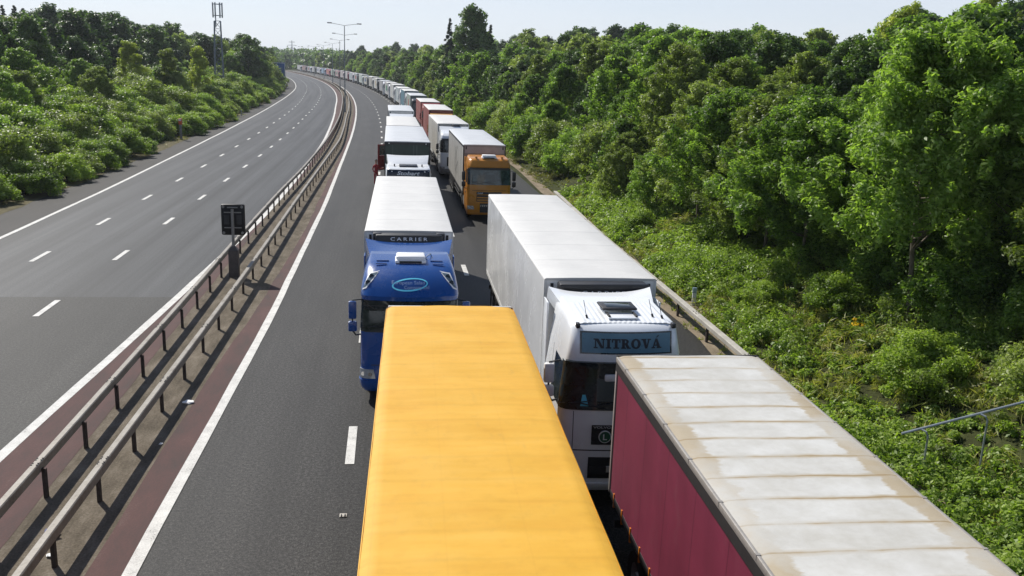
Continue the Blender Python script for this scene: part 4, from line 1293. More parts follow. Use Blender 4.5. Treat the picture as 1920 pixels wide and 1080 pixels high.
# ---- the long file in the right lane, winding away round the bend
FAR = [  # y, side colour, roof, cab colour, label
    (98.1, (0.36, 0.105, 0.09), 'w', (0.62, 0.33, 0.06), "faded red lorry with a yellow-orange cab roof, right behind a white lorry"),
    (121.6, (0.38, 0.12, 0.11), 'w', (0.30, 0.05, 0.04), "faded red lorry just ahead of the grey-green one, brown headboard"),
    (144, (0.36, 0.42, 0.38), 'g', (0.03, 0.03, 0.035), "grey-green sided lorry next behind the pair of faded red ones"),
    (165, (0.10, 0.22, 0.29), 'w', (0.6, 0.6, 0.62), "teal blue sided lorry between the grey-green and the pale blue-grey ones"),
    (186, (0.46, 0.52, 0.54), 'w', (0.75, 0.75, 0.76), "pale blue-grey lorry with a white cab, next behind the teal one"),
    (208, (0.60, 0.61, 0.60), 'w', (0.75, 0.75, 0.76), "white-sided lorry with a rounded white cab, second behind the teal one"),
    (231, (0.50, 0.51, 0.51), 'w', (0.70, 0.70, 0.72), "light grey lorry with a white roof edge, third behind the teal one"),
    (255, (0.42, 0.43, 0.45), 'g', (0.72, 0.73, 0.76), "silver-grey lorry with a tall white cab and dark side window, fourth behind the teal one"),
    (279, (0.62, 0.61, 0.58), 'w', (0.05, 0.05, 0.06), "off-white lorry with a black cab, just behind the silver-grey one"),
    (302, (0.50, 0.48, 0.45), 'w', (0.55, 0.54, 0.52), "beige-grey lorry with a beige cab in the bend"),
    (325, (0.56, 0.54, 0.47), 'g', (0.04, 0.045, 0.05), "cream lorry with a dark cab behind the beige-grey one"),
    (348, (0.55, 0.62, 0.58), 'w', (0.6, 0.65, 0.62), "mint-white lorry behind the cream one with the dark cab"),
    (371, (0.44, 0.48, 0.49), 'g', (0.05, 0.07, 0.08), "blue-grey lorry with a dark cab in front of the pink-red cab"),
    (394, (0.47, 0.53, 0.56), 'w', (0.72, 0.68, 0.7), "pale steel-blue lorry with a bulging pale cab"),
    (416, (0.58, 0.56, 0.55), 'w', (0.34, 0.05, 0.09), "off-white lorry with a crimson cab halfway round the bend"),
    (438, (0.55, 0.50, 0.49), 'w', (0.6, 0.5, 0.5), "pale pinkish lorry just behind the crimson cab"),
    (460, (0.50, 0.33, 0.34), 'w', (0.25, 0.04, 0.06), "dusky pink lorry with a maroon cab"),
    (482, (0.40, 0.46, 0.40), 'g', (0.3, 0.34, 0.3), "sage green lorry behind the dusky pink one"),
    (504, (0.48, 0.17, 0.22), 'w', (0.5, 0.1, 0.14), "raspberry and white lorry near the far end of the queue"),
    (527, (0.30, 0.42, 0.56), 'w', (0.4, 0.5, 0.6), "sky blue lorry near the far end of the queue"),
    (550, (0.62, 0.61, 0.62), 'w', (0.7, 0.7, 0.72), "white lorry behind the sky blue one at the far end"),
    (573, (0.58, 0.57, 0.57), 'w', (0.05, 0.07, 0.07), "pale lorry with a dark front, second behind the sky blue one"),
    (596, (0.44, 0.45, 0.46), 'w', (0.65, 0.66, 0.68), "grey lorry with a white cab, third behind the sky blue one"),
    (620, (0.52, 0.36, 0.35), 'w', (0.4, 0.3, 0.3), "salmon lorry last in sight beside the blue road sign"),
    (644, (0.66, 0.66, 0.66), 'w', (0.7, 0.7, 0.7), "white lorry half hidden behind the blue road sign"),
]
for i, (y, sc, rf, cc, lab) in enumerate(FAR):
    near = y < 130
    r_ = lorry_root(lab, y, t=5.9 if y > 90 else 5.7)
    if near: r_.location.x = 5.72
    H_ = 4.0 - .12 * ((i * 7) % 3 == 1) - .08 * ((i * 5) % 4 == 2)
    side = curtain('curtain_side', sc, 0.5, 0.3, 0.15)
    front = paint('headboard_front', tuple(.6 * q for q in sc), 0.5, dirt=0.25)
    fr = FR_W if rf == 'w' else FR_G
    if near: fr = paint('red_frame', (0.20, 0.035, 0.03), 0.4)
    trailer(r_, 13.6, 2.55, H_, side, ROOF_W if rf == 'w' else ROOF_P, front, fr, detail=1 if near else 0)
    cp = paint('cab_paint', cc, 0.3, dirt=0.15)
    c_, S_ = cab(r_, -3.3, cp, ST['plain'], detail=1 if near else 0)
    if i % 4 in (0, 2) and not near:               # printed panels on the curtains
        pc = [(0.05, 0.12, 0.30), (0.40, 0.05, 0.05), (0.75, 0.75, 0.74), (0.04, 0.22, 0.12), (0.55, 0.33, 0.05)][(i // 2) % 5]
        m_ = MB()
        for s in (-1, 1): m_.box(s * 1.275 - .006, s * 1.275 + .006, 3.2 + i % 3, 9.6 - i % 5, 1.9, 3.1)
        m_.build("printed_panel", paint('curtain_print', pc, 0.5), r_.children[0], smooth=False)
    if i % 3 != 2 or near:
        deflector(c_, cp, -3.3 + 1.7, 3.46, -.6, 3.62 + .12 * (i % 3), 1.05, 1.18, wing=.02)

# ------------------------------------------------------------------ matrix signal on the central reservation
SIGP = (-6.02, 36.95)
s_ = tag(empty("motorway_signal", (SIGP[0], SIGP[1], rise(SIGP[1]))), "black matrix signal head seen from behind on a grey post between the barriers", "signal")
GALV = paint('galvanised_grey', (0.24, 0.23, 0.22), 0.55, 0.3, dirt=0.4, dscale=4)
CABI = paint('brown_grey_cabinet', (0.10, 0.085, 0.078), 0.7, 0.1, dirt=0.4, dscale=3)
m_ = MB(); m_.box(-.19, .19, -.17, .17, -.1, 1.08, 0, .015)
m_.add([(-.19, -.17, 1.08), (.19, -.17, 1.08), (.19, .17, 1.08), (-.19, .17, 1.08), (-.06, -.06, 1.24), (.06, -.06, 1.24), (.06, .06, 1.24), (-.06, .06, 1.24)], [(0, 1, 5, 4), (1, 2, 6, 5), (2, 3, 7, 6), (3, 0, 4, 7), (4, 5, 6, 7)])
m_.build("post_housing", CABI, s_, smooth=False)
m_ = MB(); m_.tube([(0, 0, 1.2), (0, 0, 2.72)], .058, 12); m_.build("post", GALV, s_)
m_ = MB(); m_.box(-.455, .455, .07, .30, 1.66, 2.90, 0, .07)
hd = m_.build("signal_head", paint('signal_black', (0.006, 0.006, 0.007), 0.5, dirt=0.2, spec=0.3), s_)
for (a, b) in ((-.36, 2.80), (.36, 2.80), (-.36, 1.76), (.36, 1.76)):
    m_ = MB(); m_.tube([(a, .072, b), (a, .05, b)], .055, 12); m_.tube([(a, .05, b), (a, .04, b)], .03, 8); m_.build("amber_lamp_housing", GALV, hd)
m_ = MB(); m_.tube([(-.2, .03, 2.78), (.2, .03, 2.78)], .025, 6); m_.build("handle", GALV, hd)
for z_ in (2.56, 1.95):
    m_ = MB(); m_.box(-.33, .33, .03, .07, z_, z_ + .04); m_.build("bracket", GALV, hd)
for a in (-.24, .24):
    m_ = MB(); m_.box(a - .10, a + .10, .05, .072, 2.10, 2.48, 0, .008)
    for k in range(4): m_.box(a - .07, a + .07, .042, .052, 2.16 + k * .08, 2.18 + k * .08)
    m_.build("access_panel", M['chassis'], hd)

# ------------------------------------------------------------------ street lamps along the reservation
def tmed(y): return (T_L_RAIL(y) + T_R_RAIL(y)) / 2
LAMP = paint('lamp_column_grey', (0.30, 0.32, 0.33), 0.5, 0.3, dirt=0.2)
LH = paint('lantern_dark', (0.09, 0.09, 0.10), 0.4)
ORD = ["nearest", "second", "third", "fourth", "fifth", "sixth", "seventh"]
for i, y in enumerate((165, 226, 289, 350, 411, 472, 533)):
    p = pos(y, tmed(y))
    s_ = tag(empty("street_lamp", p, -heading(y)), "tall twin-armed street lamp on the reservation, %s of the row along the bend" % ORD[i], "street lamp", "twin-armed lamps along the central reservation")
    m_ = MB(); m_.tube([(0, 0, 0), (0, 0, 1.6), (0, 0, 1.65), (0, 0, 14.6)], [.15, .15, .11, .065], 10); m_.build("column", LAMP, s_)
    for s in (-1, 1):
        m_ = MB(); m_.tube([(0, 0, 14.55), (s * .4, 0, 14.66), (s * 2.2, 0, 14.92)], .04, 6)
        a_ = m_.build("arm", LAMP, s_)
        m_ = MB(); m_.box(min(s * 2.1, s * 2.9), max(s * 2.1, s * 2.9), -.15, .15, 14.86, 15.03, 0, .05); m_.build("lantern", LH, a_)

# ------------------------------------------------------------------ lattice phone mast in the left wood
def ray_x(px, y):                                   # survey helper: lateral place of a bearing at a distance
    return y * math.tan(_yaw + math.atan((px - 960) / 1714.4))
MX, MY = ray_x(412, 190), 190.0
mz = ground_z(MX, MY)
s_ = tag(empty("phone_mast", (MX, MY, mz), R(10)), "grey lattice phone mast with aerials rising above the left wood", "mast")
MAST = paint('mast_steel', (0.20, 0.23, 0.26), 0.5, 0.4, dirt=0.2)
HT = 15.6 - mz
legs = [(-1.05, 0), (.65, -.9), (.85, .9)]
for k, (a, b) in enumerate(legs):
    m_ = MB(); m_.tube([(a, b, 0), (a * .62, b * .62, HT)], [.2 if k == 0 else .11, .15 if k == 0 else .08], 8); m_.build("leg", MAST, s_)
m_ = MB(); nb = 10
for k in range(nb):
    for i in range(3):
        j = (i + 1) % 3
        z0, z1 = HT * k / nb, HT * (k + 1) / nb
        f0, f1 = 1 - .38 * k / nb, 1 - .38 * (k + 1) / nb
        a, b = (legs[i], legs[j]) if k % 2 else (legs[j], legs[i])
        m_.tube([(a[0] * f0, a[1] * f0, z0), (b[0] * f1, b[1] * f1, z1)], .05, 5)
        m_.tube([(legs[i][0] * f1, legs[i][1] * f1, z1), (legs[j][0] * f1, legs[j][1] * f1, z1)], .035, 5)
m_.build("bracing", MAST, s_)
m_ = MB(); m_.tube([(-.4, 0, HT - 1.2), (-.4, 0, HT + 3.4)], .10, 8)
m_.tube([(math.cos(k * .5236) * .85, math.sin(k * .5236) * .85, HT + 3.1) for k in range(13)], .05, 6)
m_.tube([(math.cos(k * .5236) * .85, math.sin(k * .5236) * .85, HT + 1.0) for k in range(13)], .05, 6)
m_.build("headframe", MAST, s_)
for k in range(6):
    an = k * math.pi / 3
    m_ = MB(); cx_, cy_ = .85 * math.cos(an), .85 * math.sin(an)
    m_.box(cx_ - .13, cx_ + .13, cy_ - .09, cy_ + .09, HT + .6, HT + 3.4, 0, .04); m_.build("aerial_panel", paint('aerial_grey', (0.28, 0.30, 0.33), 0.5), s_)

# far power pylon
s_ = tag(empty("electricity_pylon", (ray_x(545, 1500), 1500, 3)), "tiny lattice electricity pylon on the skyline beyond the bend", "pylon")
m_ = MB()
for a in (-1, 1):
    for b in (-1, 1):
        m_.tube([(a * 3.4, b * 3.4, 0), (a * .9, b * .9, 26), (a * .25, b * .25, 37)], .22, 4)
for k in range(7):
    z0, z1 = 4 * k, 4 * k + 4; w0, w1 = 3.4 - 2.5 * z0 / 26, 3.4 - 2.5 * z1 / 26
    for b in (-1, 1):
        m_.tube([(-w0, b * w0, z0), (w1, b * w1, z1)], .14, 4); m_.tube([(w0, b * w0, z0), (-w1, b * w1, z1)], .14, 4)
m_.build("tower", MAST, s_)
for z, a in ((24, 6), (29, 7.5), (34, 5)):
    m_ = MB(); m_.tube([(-a, 0, z + .6), (0, 0, z), (a, 0, z + .6)], .2, 4); m_.tube([(-a, 0, z + .6), (0, 0, z + 1.8), (a, 0, z + .6)], .14, 4); m_.build("crossarm", MAST, s_)

# ------------------------------------------------------------------ road signs and posts on the left verge
SB = paint('sign_blue', (0.008, 0.085, 0.28), 0.4, dirt=0.1)
p = pos(392, -22.8)
s_ = tag(empty("road_sign", (ray_x(517.5, 300), 300, rise(300)), 0), "large blue motorway sign at the far end of the left verge", "road sign")
m_ = MB(); m_.box(-2.5, 2.4, -.05, .05, 2.5, 7.5, 0, .03); bd = m_.build("sign_board", SB, s_)
m_ = MB()
for (x0, x1, z0, z1) in ((-2.4, 2.3, 7.3, 7.4), (-2.4, 2.3, 2.6, 2.7), (-2.4, -2.3, 2.7, 7.3), (2.2, 2.3, 2.7, 7.3)): m_.box(x0, x1, -.062, -.053, z0, z1)
m_.build("border", M['lettering'], bd, smooth=False)
for x_ in (-1.8, 1.0):
    m_ = MB(); m_.tube([(x_, .12, -1.2), (x_, .12, 7.1)], .1, 8); m_.build("post", LAMP, s_)
s_ = tag(empty("road_sign", (ray_x(450, 200), 200, rise(200)), R(6)), "small blue sign among the bushes of the left verge", "road sign")
m_ = MB(); m_.box(-.62, .62, -.03, .03, .75, 2.45, 0, .02); bd = m_.build("sign_board", paint('sign_blue_pale', (0.03, 0.17, 0.42), 0.4, dirt=0.1), s_)
m_ = MB()
for (x0, x1, z0, z1) in ((-.57, .57, 2.36, 2.4), (-.57, .57, .8, .84), (-.57, -.53, .84, 2.36), (.53, .57, .84, 2.36)): m_.box(x0, x1, -.042, -.032, z0, z1)
m_.build("border", M['lettering'], bd, smooth=False)
for x_ in (-.4, .4):
    m_ = MB(); m_.tube([(x_, .07, -.1), (x_, .07, 2.4)], .04, 8); m_.build("post", LAMP, s_)
s_ = tag(empty("emergency_post", (-21.35, 100.8, rise(100))), "grey roadside post with an orange-red head at the left verge", "roadside post")
m_ = MB(); m_.box(-.11, .11, -.09, .09, -.1, 1.62, 0, .015); m_.build("post", GALV, s_)
m_ = MB(); m_.box(-.17, .17, -.15, .15, 1.60, 2.2, 0, .03); o = m_.build("head", paint('orange_red', (0.62, 0.10, 0.03), 0.4, dirt=0.15), s_)
m_ = MB(); m_.box(-.12, .12, -.16, -.148, 1.98, 2.14, 0, .0); m_.build("panel", M['lettering'], o)
def marker(x, y, h, c, label, top=None, wd=.06):
    s_ = tag(empty("marker_post", (x, y, ground_z(x, y))), label, "marker post")
    m_ = MB(); m_.box(-wd, wd, -.03, .03, -.1, h * .72, 0, .008); m_.build("post", paint('marker', c, 0.5), s_)
    m_ = MB(); m_.box(-wd - .004, wd + .004, -.034, .034, h * .72, h, 0, .008); m_.build("post_top", paint('marker_top', top or c, 0.5), s_)
marker(11.55, 32.3, .72, (0.62, 0.66, 0.68), "pale marker post with a blue-grey top behind the right crash barrier", (0.30, 0.42, 0.50), .075)
marker(-21.9, 146, .95, (0.5, 0.5, 0.48), "small grey marker post at the foot of the left bushes")
marker(13.6, 112, 2.2, (0.20, 0.075, 0.05), "rust-brown post in front of the trees right of the queue", (0.42, 0.09, 0.05), .11)

# ------------------------------------------------------------------ handrail of the steps on the right bank
s_ = tag(empty("handrail", (11.2, 17.4, 0)), "thin galvanised pipe handrail climbing the right bank beside the pink lorry", "handrail")
HR = paint('pipe_grey', (0.36, 0.40, 0.44), 0.4, 0.4, dirt=0.3)
e0 = Vector((-.02, -.02, 1.02)); e1 = Vector((2.95, -.55, 2.06))
m_ = MB(); m_.tube([e0, e1], .028, 10); m_.build("rail", HR, s_)
for q in (.13, .53, .86):
    p = e0.lerp(e1, q); gz = ground_z(11.2 + p.x, 17.4 + p.y)
    m_ = MB(); m_.tube([p, p + Vector((.07, -.12, -.03)), p + Vector((.09, -.16, -.12)), Vector((p.x + .09, p.y - .16, gz - .1))], .022, 8); m_.build("post", HR, s_)

# ------------------------------------------------------------------ litter and studs
PAPER = paint('paper', (0.8, 0.8, 0.78), 0.7, dirt=0.05)
def crumple(name, x, y, s, mat, label, z=None, seed=1, flat=.4, cat="litter"):
    r = random.Random(seed)
    bm = bmesh.new(); bmesh.ops.create_icosphere(bm, subdivisions=2, radius=s)
    for v in bm.verts:
        v.co *= r.uniform(.55, 1.15); v.co.z = v.co.z * flat + s * flat * .8
    me = bpy.data.meshes.new(name); bm.to_mesh(me); bm.free(); me.materials.append(mat)
    o = link(name, me); o.location = (x, y, (rise(y) + .012) if z is None else z)
    tag(o, label, cat)
    return o
crumple("crumpled_paper", -4.93, 22.6, .14, PAPER, "bright white crumpled paper lying beside the right barrier post", seed=3, flat=.25)
crumple("plastic_bag", -5.95, 15.9, .16, paint('blue_bag', (0.08, 0.1, 0.3), 0.4), "dark blue plastic bag in the shade between the two barriers", seed=5, flat=.5)
crumple("crumpled_paper", -5.75, 15.2, .07, PAPER, "small white scrap near the blue bag between the barriers", seed=8)
crumple("crumpled_paper", -5.0, 20.0, .05, PAPER, "small white scrap just right of the sunlit barrier, short of the bright paper", seed=9)
crumple("crumpled_paper", 11.9, 30.6, .16, PAPER, "pale scrap in the weeds next to the marker post", z=.1, seed=12, flat=.4)
for i in range(4):
    s_ = tag(empty("road_stud", (xc(16.4 + 18 * i) - .02, 16.35 + 18.3 * i, .006)), ["cat's-eye stud in the bare asphalt nearest the bottom edge, left of the yellow roof", "cat's-eye stud beside the blue lorry's cab", "cat's-eye stud left of the dark green headboard lorry", "cat's-eye stud left of the red cab door"][i], "road stud", "studs on the lane line")
    m_ = MB(); m_.box(-.07, .07, -.06, .08, 0, .016, 0, .006); m_.build("housing", CRAIL, s_)
    for s in (-1, 1):
        m_ = MB(); m_.tube([(s * .034, -.05, .020), (s * .034, .02, .020)], .014, 8); m_.build("reflector", M['black'], s_)

# ------------------------------------------------------------------ the driver in red beside the open cab door
def person(x, y, rz):
    J = {}; E = []; RD = {}
    def j(n, p, r, par=None):
        J[n] = Vector(p); RD[n] = r
        if par: E.append((par, n))
    j('pel', (0, 0, .95), .145)
    j('wai', (0, -.01, 1.10), .135, 'pel'); j('che', (0, .0, 1.30), .155, 'wai'); j('nkb', (0, .01, 1.46), .085, 'che'); j('nek', (0, -.01, 1.54), .055, 'nkb')
    j('hd1', (0, -.03, 1.64), .085, 'nek'); j('hd2', (0, -.02, 1.72), .09, 'hd1'); j('hd3', (0, -.02, 1.775), .06, 'hd2')
    for s, t in ((-1, 'l'), (1, 'r')):
        j('hip' + t, (s * .095, 0, .90), .095, 'pel'); j('kne' + t, (s * .11, -.02, .50), .062, 'hip' + t); j('ank' + t, (s * .12, .02, .09), .045, 'kne' + t)
        j('toe' + t, (s * .14, -.16, .04), .038, 'ank' + t)
        j('sho' + t, (s * .19, .0, 1.40), .068, 'che')
        el = (s * .27, .02, 1.13) if s < 0 else (.30, -.05, 1.14)
        wr = (s * .25, -.14, .93) if s < 0 else (.34, -.28, 1.22)
        j('elb' + t, el, .047, 'sho' + t); j('wri' + t, wr, .03, 'elb' + t)
        d = (Vector(wr) - Vector(el)).normalized()
        pm = Vector(wr) + d * .07
        j('plm' + t, pm, .032, 'wri' + t)
        lat = Vector((0, 1, 0)).cross(d).normalized() if abs(d.y) < .9 else Vector((1, 0, 0))
        for k, ln in enumerate((.065, .075, .072, .055)):
            q = pm + lat * (.03 - .02 * k) + d * .04
            j('f%d%s' % (k, t), q, .0095, 'plm' + t); j('g%d%s' % (k, t), q + d * ln * .8 + Vector((0, -.015, -.01)), .008, 'f%d%s' % (k, t))
        j('th' + t, Vector(wr) + d * .03 + lat * .045, .011, 'wri' + t); j('tt' + t, Vector(wr) + d * .075 + lat * .06, .009, 'th' + t)
    names = list(J); me = bpy.data.meshes.new("person")
    me.from_pydata([J[n][:] for n in names], [(names.index(a), names.index(b)) for a, b in E], [])
    o = link("person", me)
    o.modifiers.new("skin", 'SKIN'); sub = o.modifiers.new("sub", 'SUBSURF'); sub.levels = 1; sub.render_levels = 1
    sv = me.skin_vertices[0].data
    for i, n in enumerate(names): sv[i].radius = (RD[n], RD[n] * (.72 if n in ('pel', 'wai', 'che') else 1)); sv[i].use_root = n == 'pel'
    bpy.context.view_layer.update()
    m2 = bpy.data.meshes.new_from_object(o.evaluated_get(bpy.context.evaluated_depsgraph_get()))
    o.modifiers.clear(); o.data = m2; m2.name = "person"
    m2.materials.clear()
    for m in (paint('red_clothes', (0.30, 0.010, 0.022), 0.8, dirt=0.3, dscale=6), paint('skin', (0.42, 0.22, 0.15), 0.5, dirt=0.1), paint('dark_shoes', (0.02, 0.02, 0.02), 0.6)): m2.materials.append(m)
    hand = [J['plml'], J['plmr']]
    for p in m2.polygons:
        c = p.center; p.use_smooth = True
        p.material_index = 2 if c.z < .10 else (1 if c.z > 1.50 or min((c - h).length for h in hand) < .10 else 0)
    o.location = (x, y, rise(y) + .0); o.rotation_euler = (0, 0, rz)
    m_ = MB()
    rows = []
    for i in range(7):
        th = i / 6 * 1.75
        rows.append([(.098 * math.sin(th) * math.cos(a), -.012 + .108 * math.sin(th) * math.sin(a), 1.725 + .105 * math.cos(th)) for a in [(-.35 + (math.pi + .7) * k / 12) for k in range(13)]])
    m_.grid(rows); m_.build("hair", paint('dark_hair', (0.03, 0.02, 0.012), 0.7), o)
    for s in (-1, 1):
        m_ = MB(); m_.tube([(s * .034, -.112, 1.69), (s * .034, -.122, 1.69)], .012, 8); m_.build("eye", M['darkletter'], o)
    m_ = MB(); m_.add([(-.014, -.11, 1.655), (.014, -.11, 1.655), (0, -.145, 1.655), (0, -.112, 1.70)], [(0, 1, 2), (0, 2, 3), (1, 3, 2)]); m_.build("nose", m2.materials[1], o)
    return tag(o, "person in dark red clothes standing beside an open red lorry door", "person")
person(-.72, 66.6, R(35))

# ------------------------------------------------------------------ foliage
def leafmat(name, dark, mid, light, trans=0.35, tcol=None, rough=0.44, spec=0.30):
    t = NT(name)
    at = t.n("Attribute"); at.attribute_name = "tint"
    oi = t.n("ObjectInfo")
    f = t.math('ADD', at.outputs["Fac"], t.math('MULTIPLY', t.math('SUBTRACT', oi.outputs["Random"], 0.5), 0.62))
    gn = lambda q: (q[0] * 1.6, q[1] * 1.58, q[2] * 1.65)
    c = t.ramp(f, [(0.08, gn(dark)), (0.5, gn(mid)), (0.94, gn(light))])
    t.col(c)
    t.b.inputs["Roughness"].default_value = rough
    t.b.inputs["Specular IOR Level"].default_value = spec
    tr = t.n("BsdfTranslucent")
    t.l(t.mix(1.0, c, tcol or (1.55, 1.8, 0.6), 'MULTIPLY'), tr.inputs["Color"])
    mx = t.n("MixShader"); mx.inputs[0].default_value = trans
    t.l(t.b.outputs[0], mx.inputs[1]); t.l(tr.outputs[0], mx.inputs[2])
    t.l(mx.outputs[0], t.t.nodes["Material Output"].inputs["Surface"])
    return t.m
LM = {
    'ash': leafmat('leaf_fresh_green', (0.045, 0.080, 0.017), (0.104, 0.160, 0.034), (0.18, 0.245, 0.065), 0.5),
    'olive': leafmat('leaf_olive_green', (0.068, 0.092, 0.020), (0.135, 0.170, 0.042), (0.21, 0.245, 0.085), 0.4),
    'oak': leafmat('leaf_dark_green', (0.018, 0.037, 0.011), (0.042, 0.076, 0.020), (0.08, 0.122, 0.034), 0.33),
    'birch': leafmat('leaf_yellow_green', (0.10, 0.125, 0.025), (0.17, 0.20, 0.04), (0.25, 0.27, 0.06), 0.42),
    'pine': leafmat('needles_dark', (0.010, 0.022, 0.010), (0.018, 0.036, 0.015), (0.03, 0.052, 0.02), 0.1, rough=0.6),
    'bush': leafmat('leaf_bush_green', (0.060, 0.096, 0.016), (0.128, 0.182, 0.030), (0.205, 0.262, 0.05), 0.4),
    'weed': leafmat('weed_green', (0.058, 0.094, 0.018), (0.122, 0.178, 0.032), (0.20, 0.255, 0.06), 0.4),
    'tall': leafmat('long_grass', (0.09, 0.11, 0.022), (0.16, 0.175, 0.04), (0.26, 0.24, 0.09), 0.35),
    'grass': leafmat('grass_blades', (0.07, 0.085, 0.02), (0.12, 0.125, 0.035), (0.20, 0.17, 0.07), 0.3),
}
BARK = paint('bark_grey', (0.17, 0.145, 0.11), 0.9, dirt=0.5, dscale=5, spec=0.2)
BARKD = paint('bark_dark', (0.045, 0.035, 0.026), 0.9, dirt=0.5, dscale=5, spec=0.2)

def leaves(name, C, Rad, N, ln, ratio, seed, mat, flat=0.8, up=0.3, droop=0.25, tint=None, shell=0.35, plume=0.0):
    """C: clump centres, Rad: radii, N: leaves in each; small folded rhombic leaves through each clump"""
    g = np.random.default_rng(seed)
    C = np.asarray(C, float); Rad = np.asarray(Rad, float); N = np.asarray(N, int)
    idx = np.repeat(np.arange(len(C)), N)
    n = len(idx)
    d = g.normal(size=(n, 3)); d /= np.linalg.norm(d, axis=1)[:, None]
    rr = shell + (1 - shell) * g.random(n); rr = np.where(g.random(n) < .22, g.random(n), rr)
    wob = 1 + .35 * np.sin(3.1 * d[:, 0] + 5 * g.random(len(C))[idx] * 6.28) * np.cos(2.7 * d[:, 1] + 6.28 * g.random(len(C))[idx])
    if plume > 0:                                   # leaves strung along sprays that reach outward and up
        o_ = C * np.array([1, 1, 0]); o_ = o_ / (np.linalg.norm(o_, axis=1)[:, None] + 1e-6)
        axs = o_ * .55 + np.array([0, 0, .75]) + g.normal(size=C.shape) * .45; axs /= np.linalg.norm(axs, axis=1)[:, None]
        al = (d * axs[idx]).sum(1)[:, None] * axs[idx]
        dd = (d - al) * (1 - .42 * plume) + al * (1 + .75 * plume)
        tp = 1 - .35 * plume * np.clip((d * axs[idx]).sum(1), 0, 1)
        p = C[idx] + dd * (rr * tp * Rad[idx])[:, None]
    else:
        p = C[idx] + d * (rr * wob * Rad[idx])[:, None] * np.array([1, 1, flat])
    nrm = d * .55 + g.normal(size=(n, 3)) * .5 + np.array([0, 0, up]); nrm /= np.linalg.norm(nrm, axis=1)[:, None]
    ax = g.normal(size=(n, 3)); ax[:, 2] -= droop; ax -= nrm * (ax * nrm).sum(1)[:, None]; ax /= np.linalg.norm(ax, axis=1)[:, None] + 1e-9
    sd = np.cross(nrm, ax)
    L_ = ln * (.65 + .7 * g.random(n))
    a = p - ax * (L_ * .5)[:, None]; b = p + ax * (L_ * .5)[:, None]
    wv = sd * (L_ * ratio * .5)[:, None]; fold = nrm * (L_ * .10)[:, None]
    m0 = p + wv + fold; m1 = p - wv + fold
    V = np.empty((n * 4, 3), np.float32); V[0::4] = a; V[1::4] = m0; V[2::4] = b; V[3::4] = m1
    me = bpy.data.meshes.new(name)
    me.vertices.add(n * 4); me.loops.add(n * 4); me.polygons.add(n)
    me.vertices.foreach_set("co", V.ravel())
    me.loops.foreach_set("vertex_index", np.arange(n * 4, dtype=np.int32))
    me.polygons.foreach_set("loop_start", np.arange(0, n * 4, 4, dtype=np.int32))
    at = me.attributes.new("tint", 'FLOAT', 'POINT')
    ct = (g.random(len(C)) if tint is None else np.asarray(tint))[idx]
    tv = np.clip(.5 + (ct - .5) * .7 + g.normal(size=n) * .24, 0, 1).astype(np.float32)
    at.data.foreach_set("value", np.repeat(tv, 4))
    me.materials.append(mat)
    me.update(calc_edges=True)
    return me

def crown_clumps(r, h0, h1, rad, n, cr, top=0.6, lobes=5, hollow=0.45):
    """clump centres through an uneven crown between heights h0 and h1"""
    out, rd = [], []
    ph = [r.uniform(0, 6.28) for _ in range(lobes)]; am = [r.uniform(.08, .28) for _ in range(lobes)]
    while len(out) < n:
        q = r.random() ** .85
        z = h0 + (h1 - h0) * q
        prof = math.sin(math.pi * min(1, (.16 + .84 * q) ** top)) ** .62 if q < 1 else 0
        prof = max(.12, prof)
        a = r.uniform(0, 6.28)
        lob = 1 + sum(am[k] * math.sin((k + 1) * a + ph[k] + 3 * q) for k in range(lobes)) * .7
        rho = rad * prof * lob * math.sqrt(hollow + (1 - hollow) * r.random()) * (.55 + .45 * r.random() ** .4)
        c = cr * r.choice((.45, .6, .8, 1.0, 1.25, 1.5)) * r.uniform(.85, 1.15)
        k = 1.0
        if r.random() < .16: k = r.uniform(1.1, 1.32); c = cr * r.uniform(.4, .65)
        out.append((rho * k * math.cos(a), rho * k * math.sin(a), min(z * (1 + (k - 1) * .25), h1 * 1.03 - c * .4))); rd.append(c)
    return out, rd

def skeleton(r, h, crown_pts, r0, mat, parent, lean=.03, nb=16, bare=0.3):
    m_ = MB()
    top = h * .86
    pts = []; x = y = 0
    for k in range(7):
        q = k / 6
        pts.append((x, y, top * q - .15 * (k == 0))); x += r.uniform(-lean, lean) * h * .35; y += r.uniform(-lean, lean) * h * .35
    m_.tube(pts, [r0 * (1.25 if k == 0 else 1) * (1 - .86 * k / 6) for k in range(7)], 8)
    for c in r.sample(list(crown_pts), min(nb, len(crown_pts))):
        zb = max(h * bare, min(c[2] - .12 * h, top * .92) - .1 * h * r.random())
        q = max(0, min(.999, zb / top)); k = int(q * 6); f = q * 6 - k
        b = [pts[k][i] + (pts[k + 1][i] - pts[k][i]) * f for i in range(3)]
        mid = [(b[0] + c[0]) / 2 + r.uniform(-.2, .2), (b[1] + c[1]) / 2 + r.uniform(-.2, .2), (b[2] + c[2]) / 2 - .05 * h * r.random()]
        rb = r0 * (1 - .8 * q) * .5
        m_.tube([b, mid, c], [rb, rb * .6, rb * .2], 5, cap=False)
    return m_.build("trunk", mat, parent, ang=80)

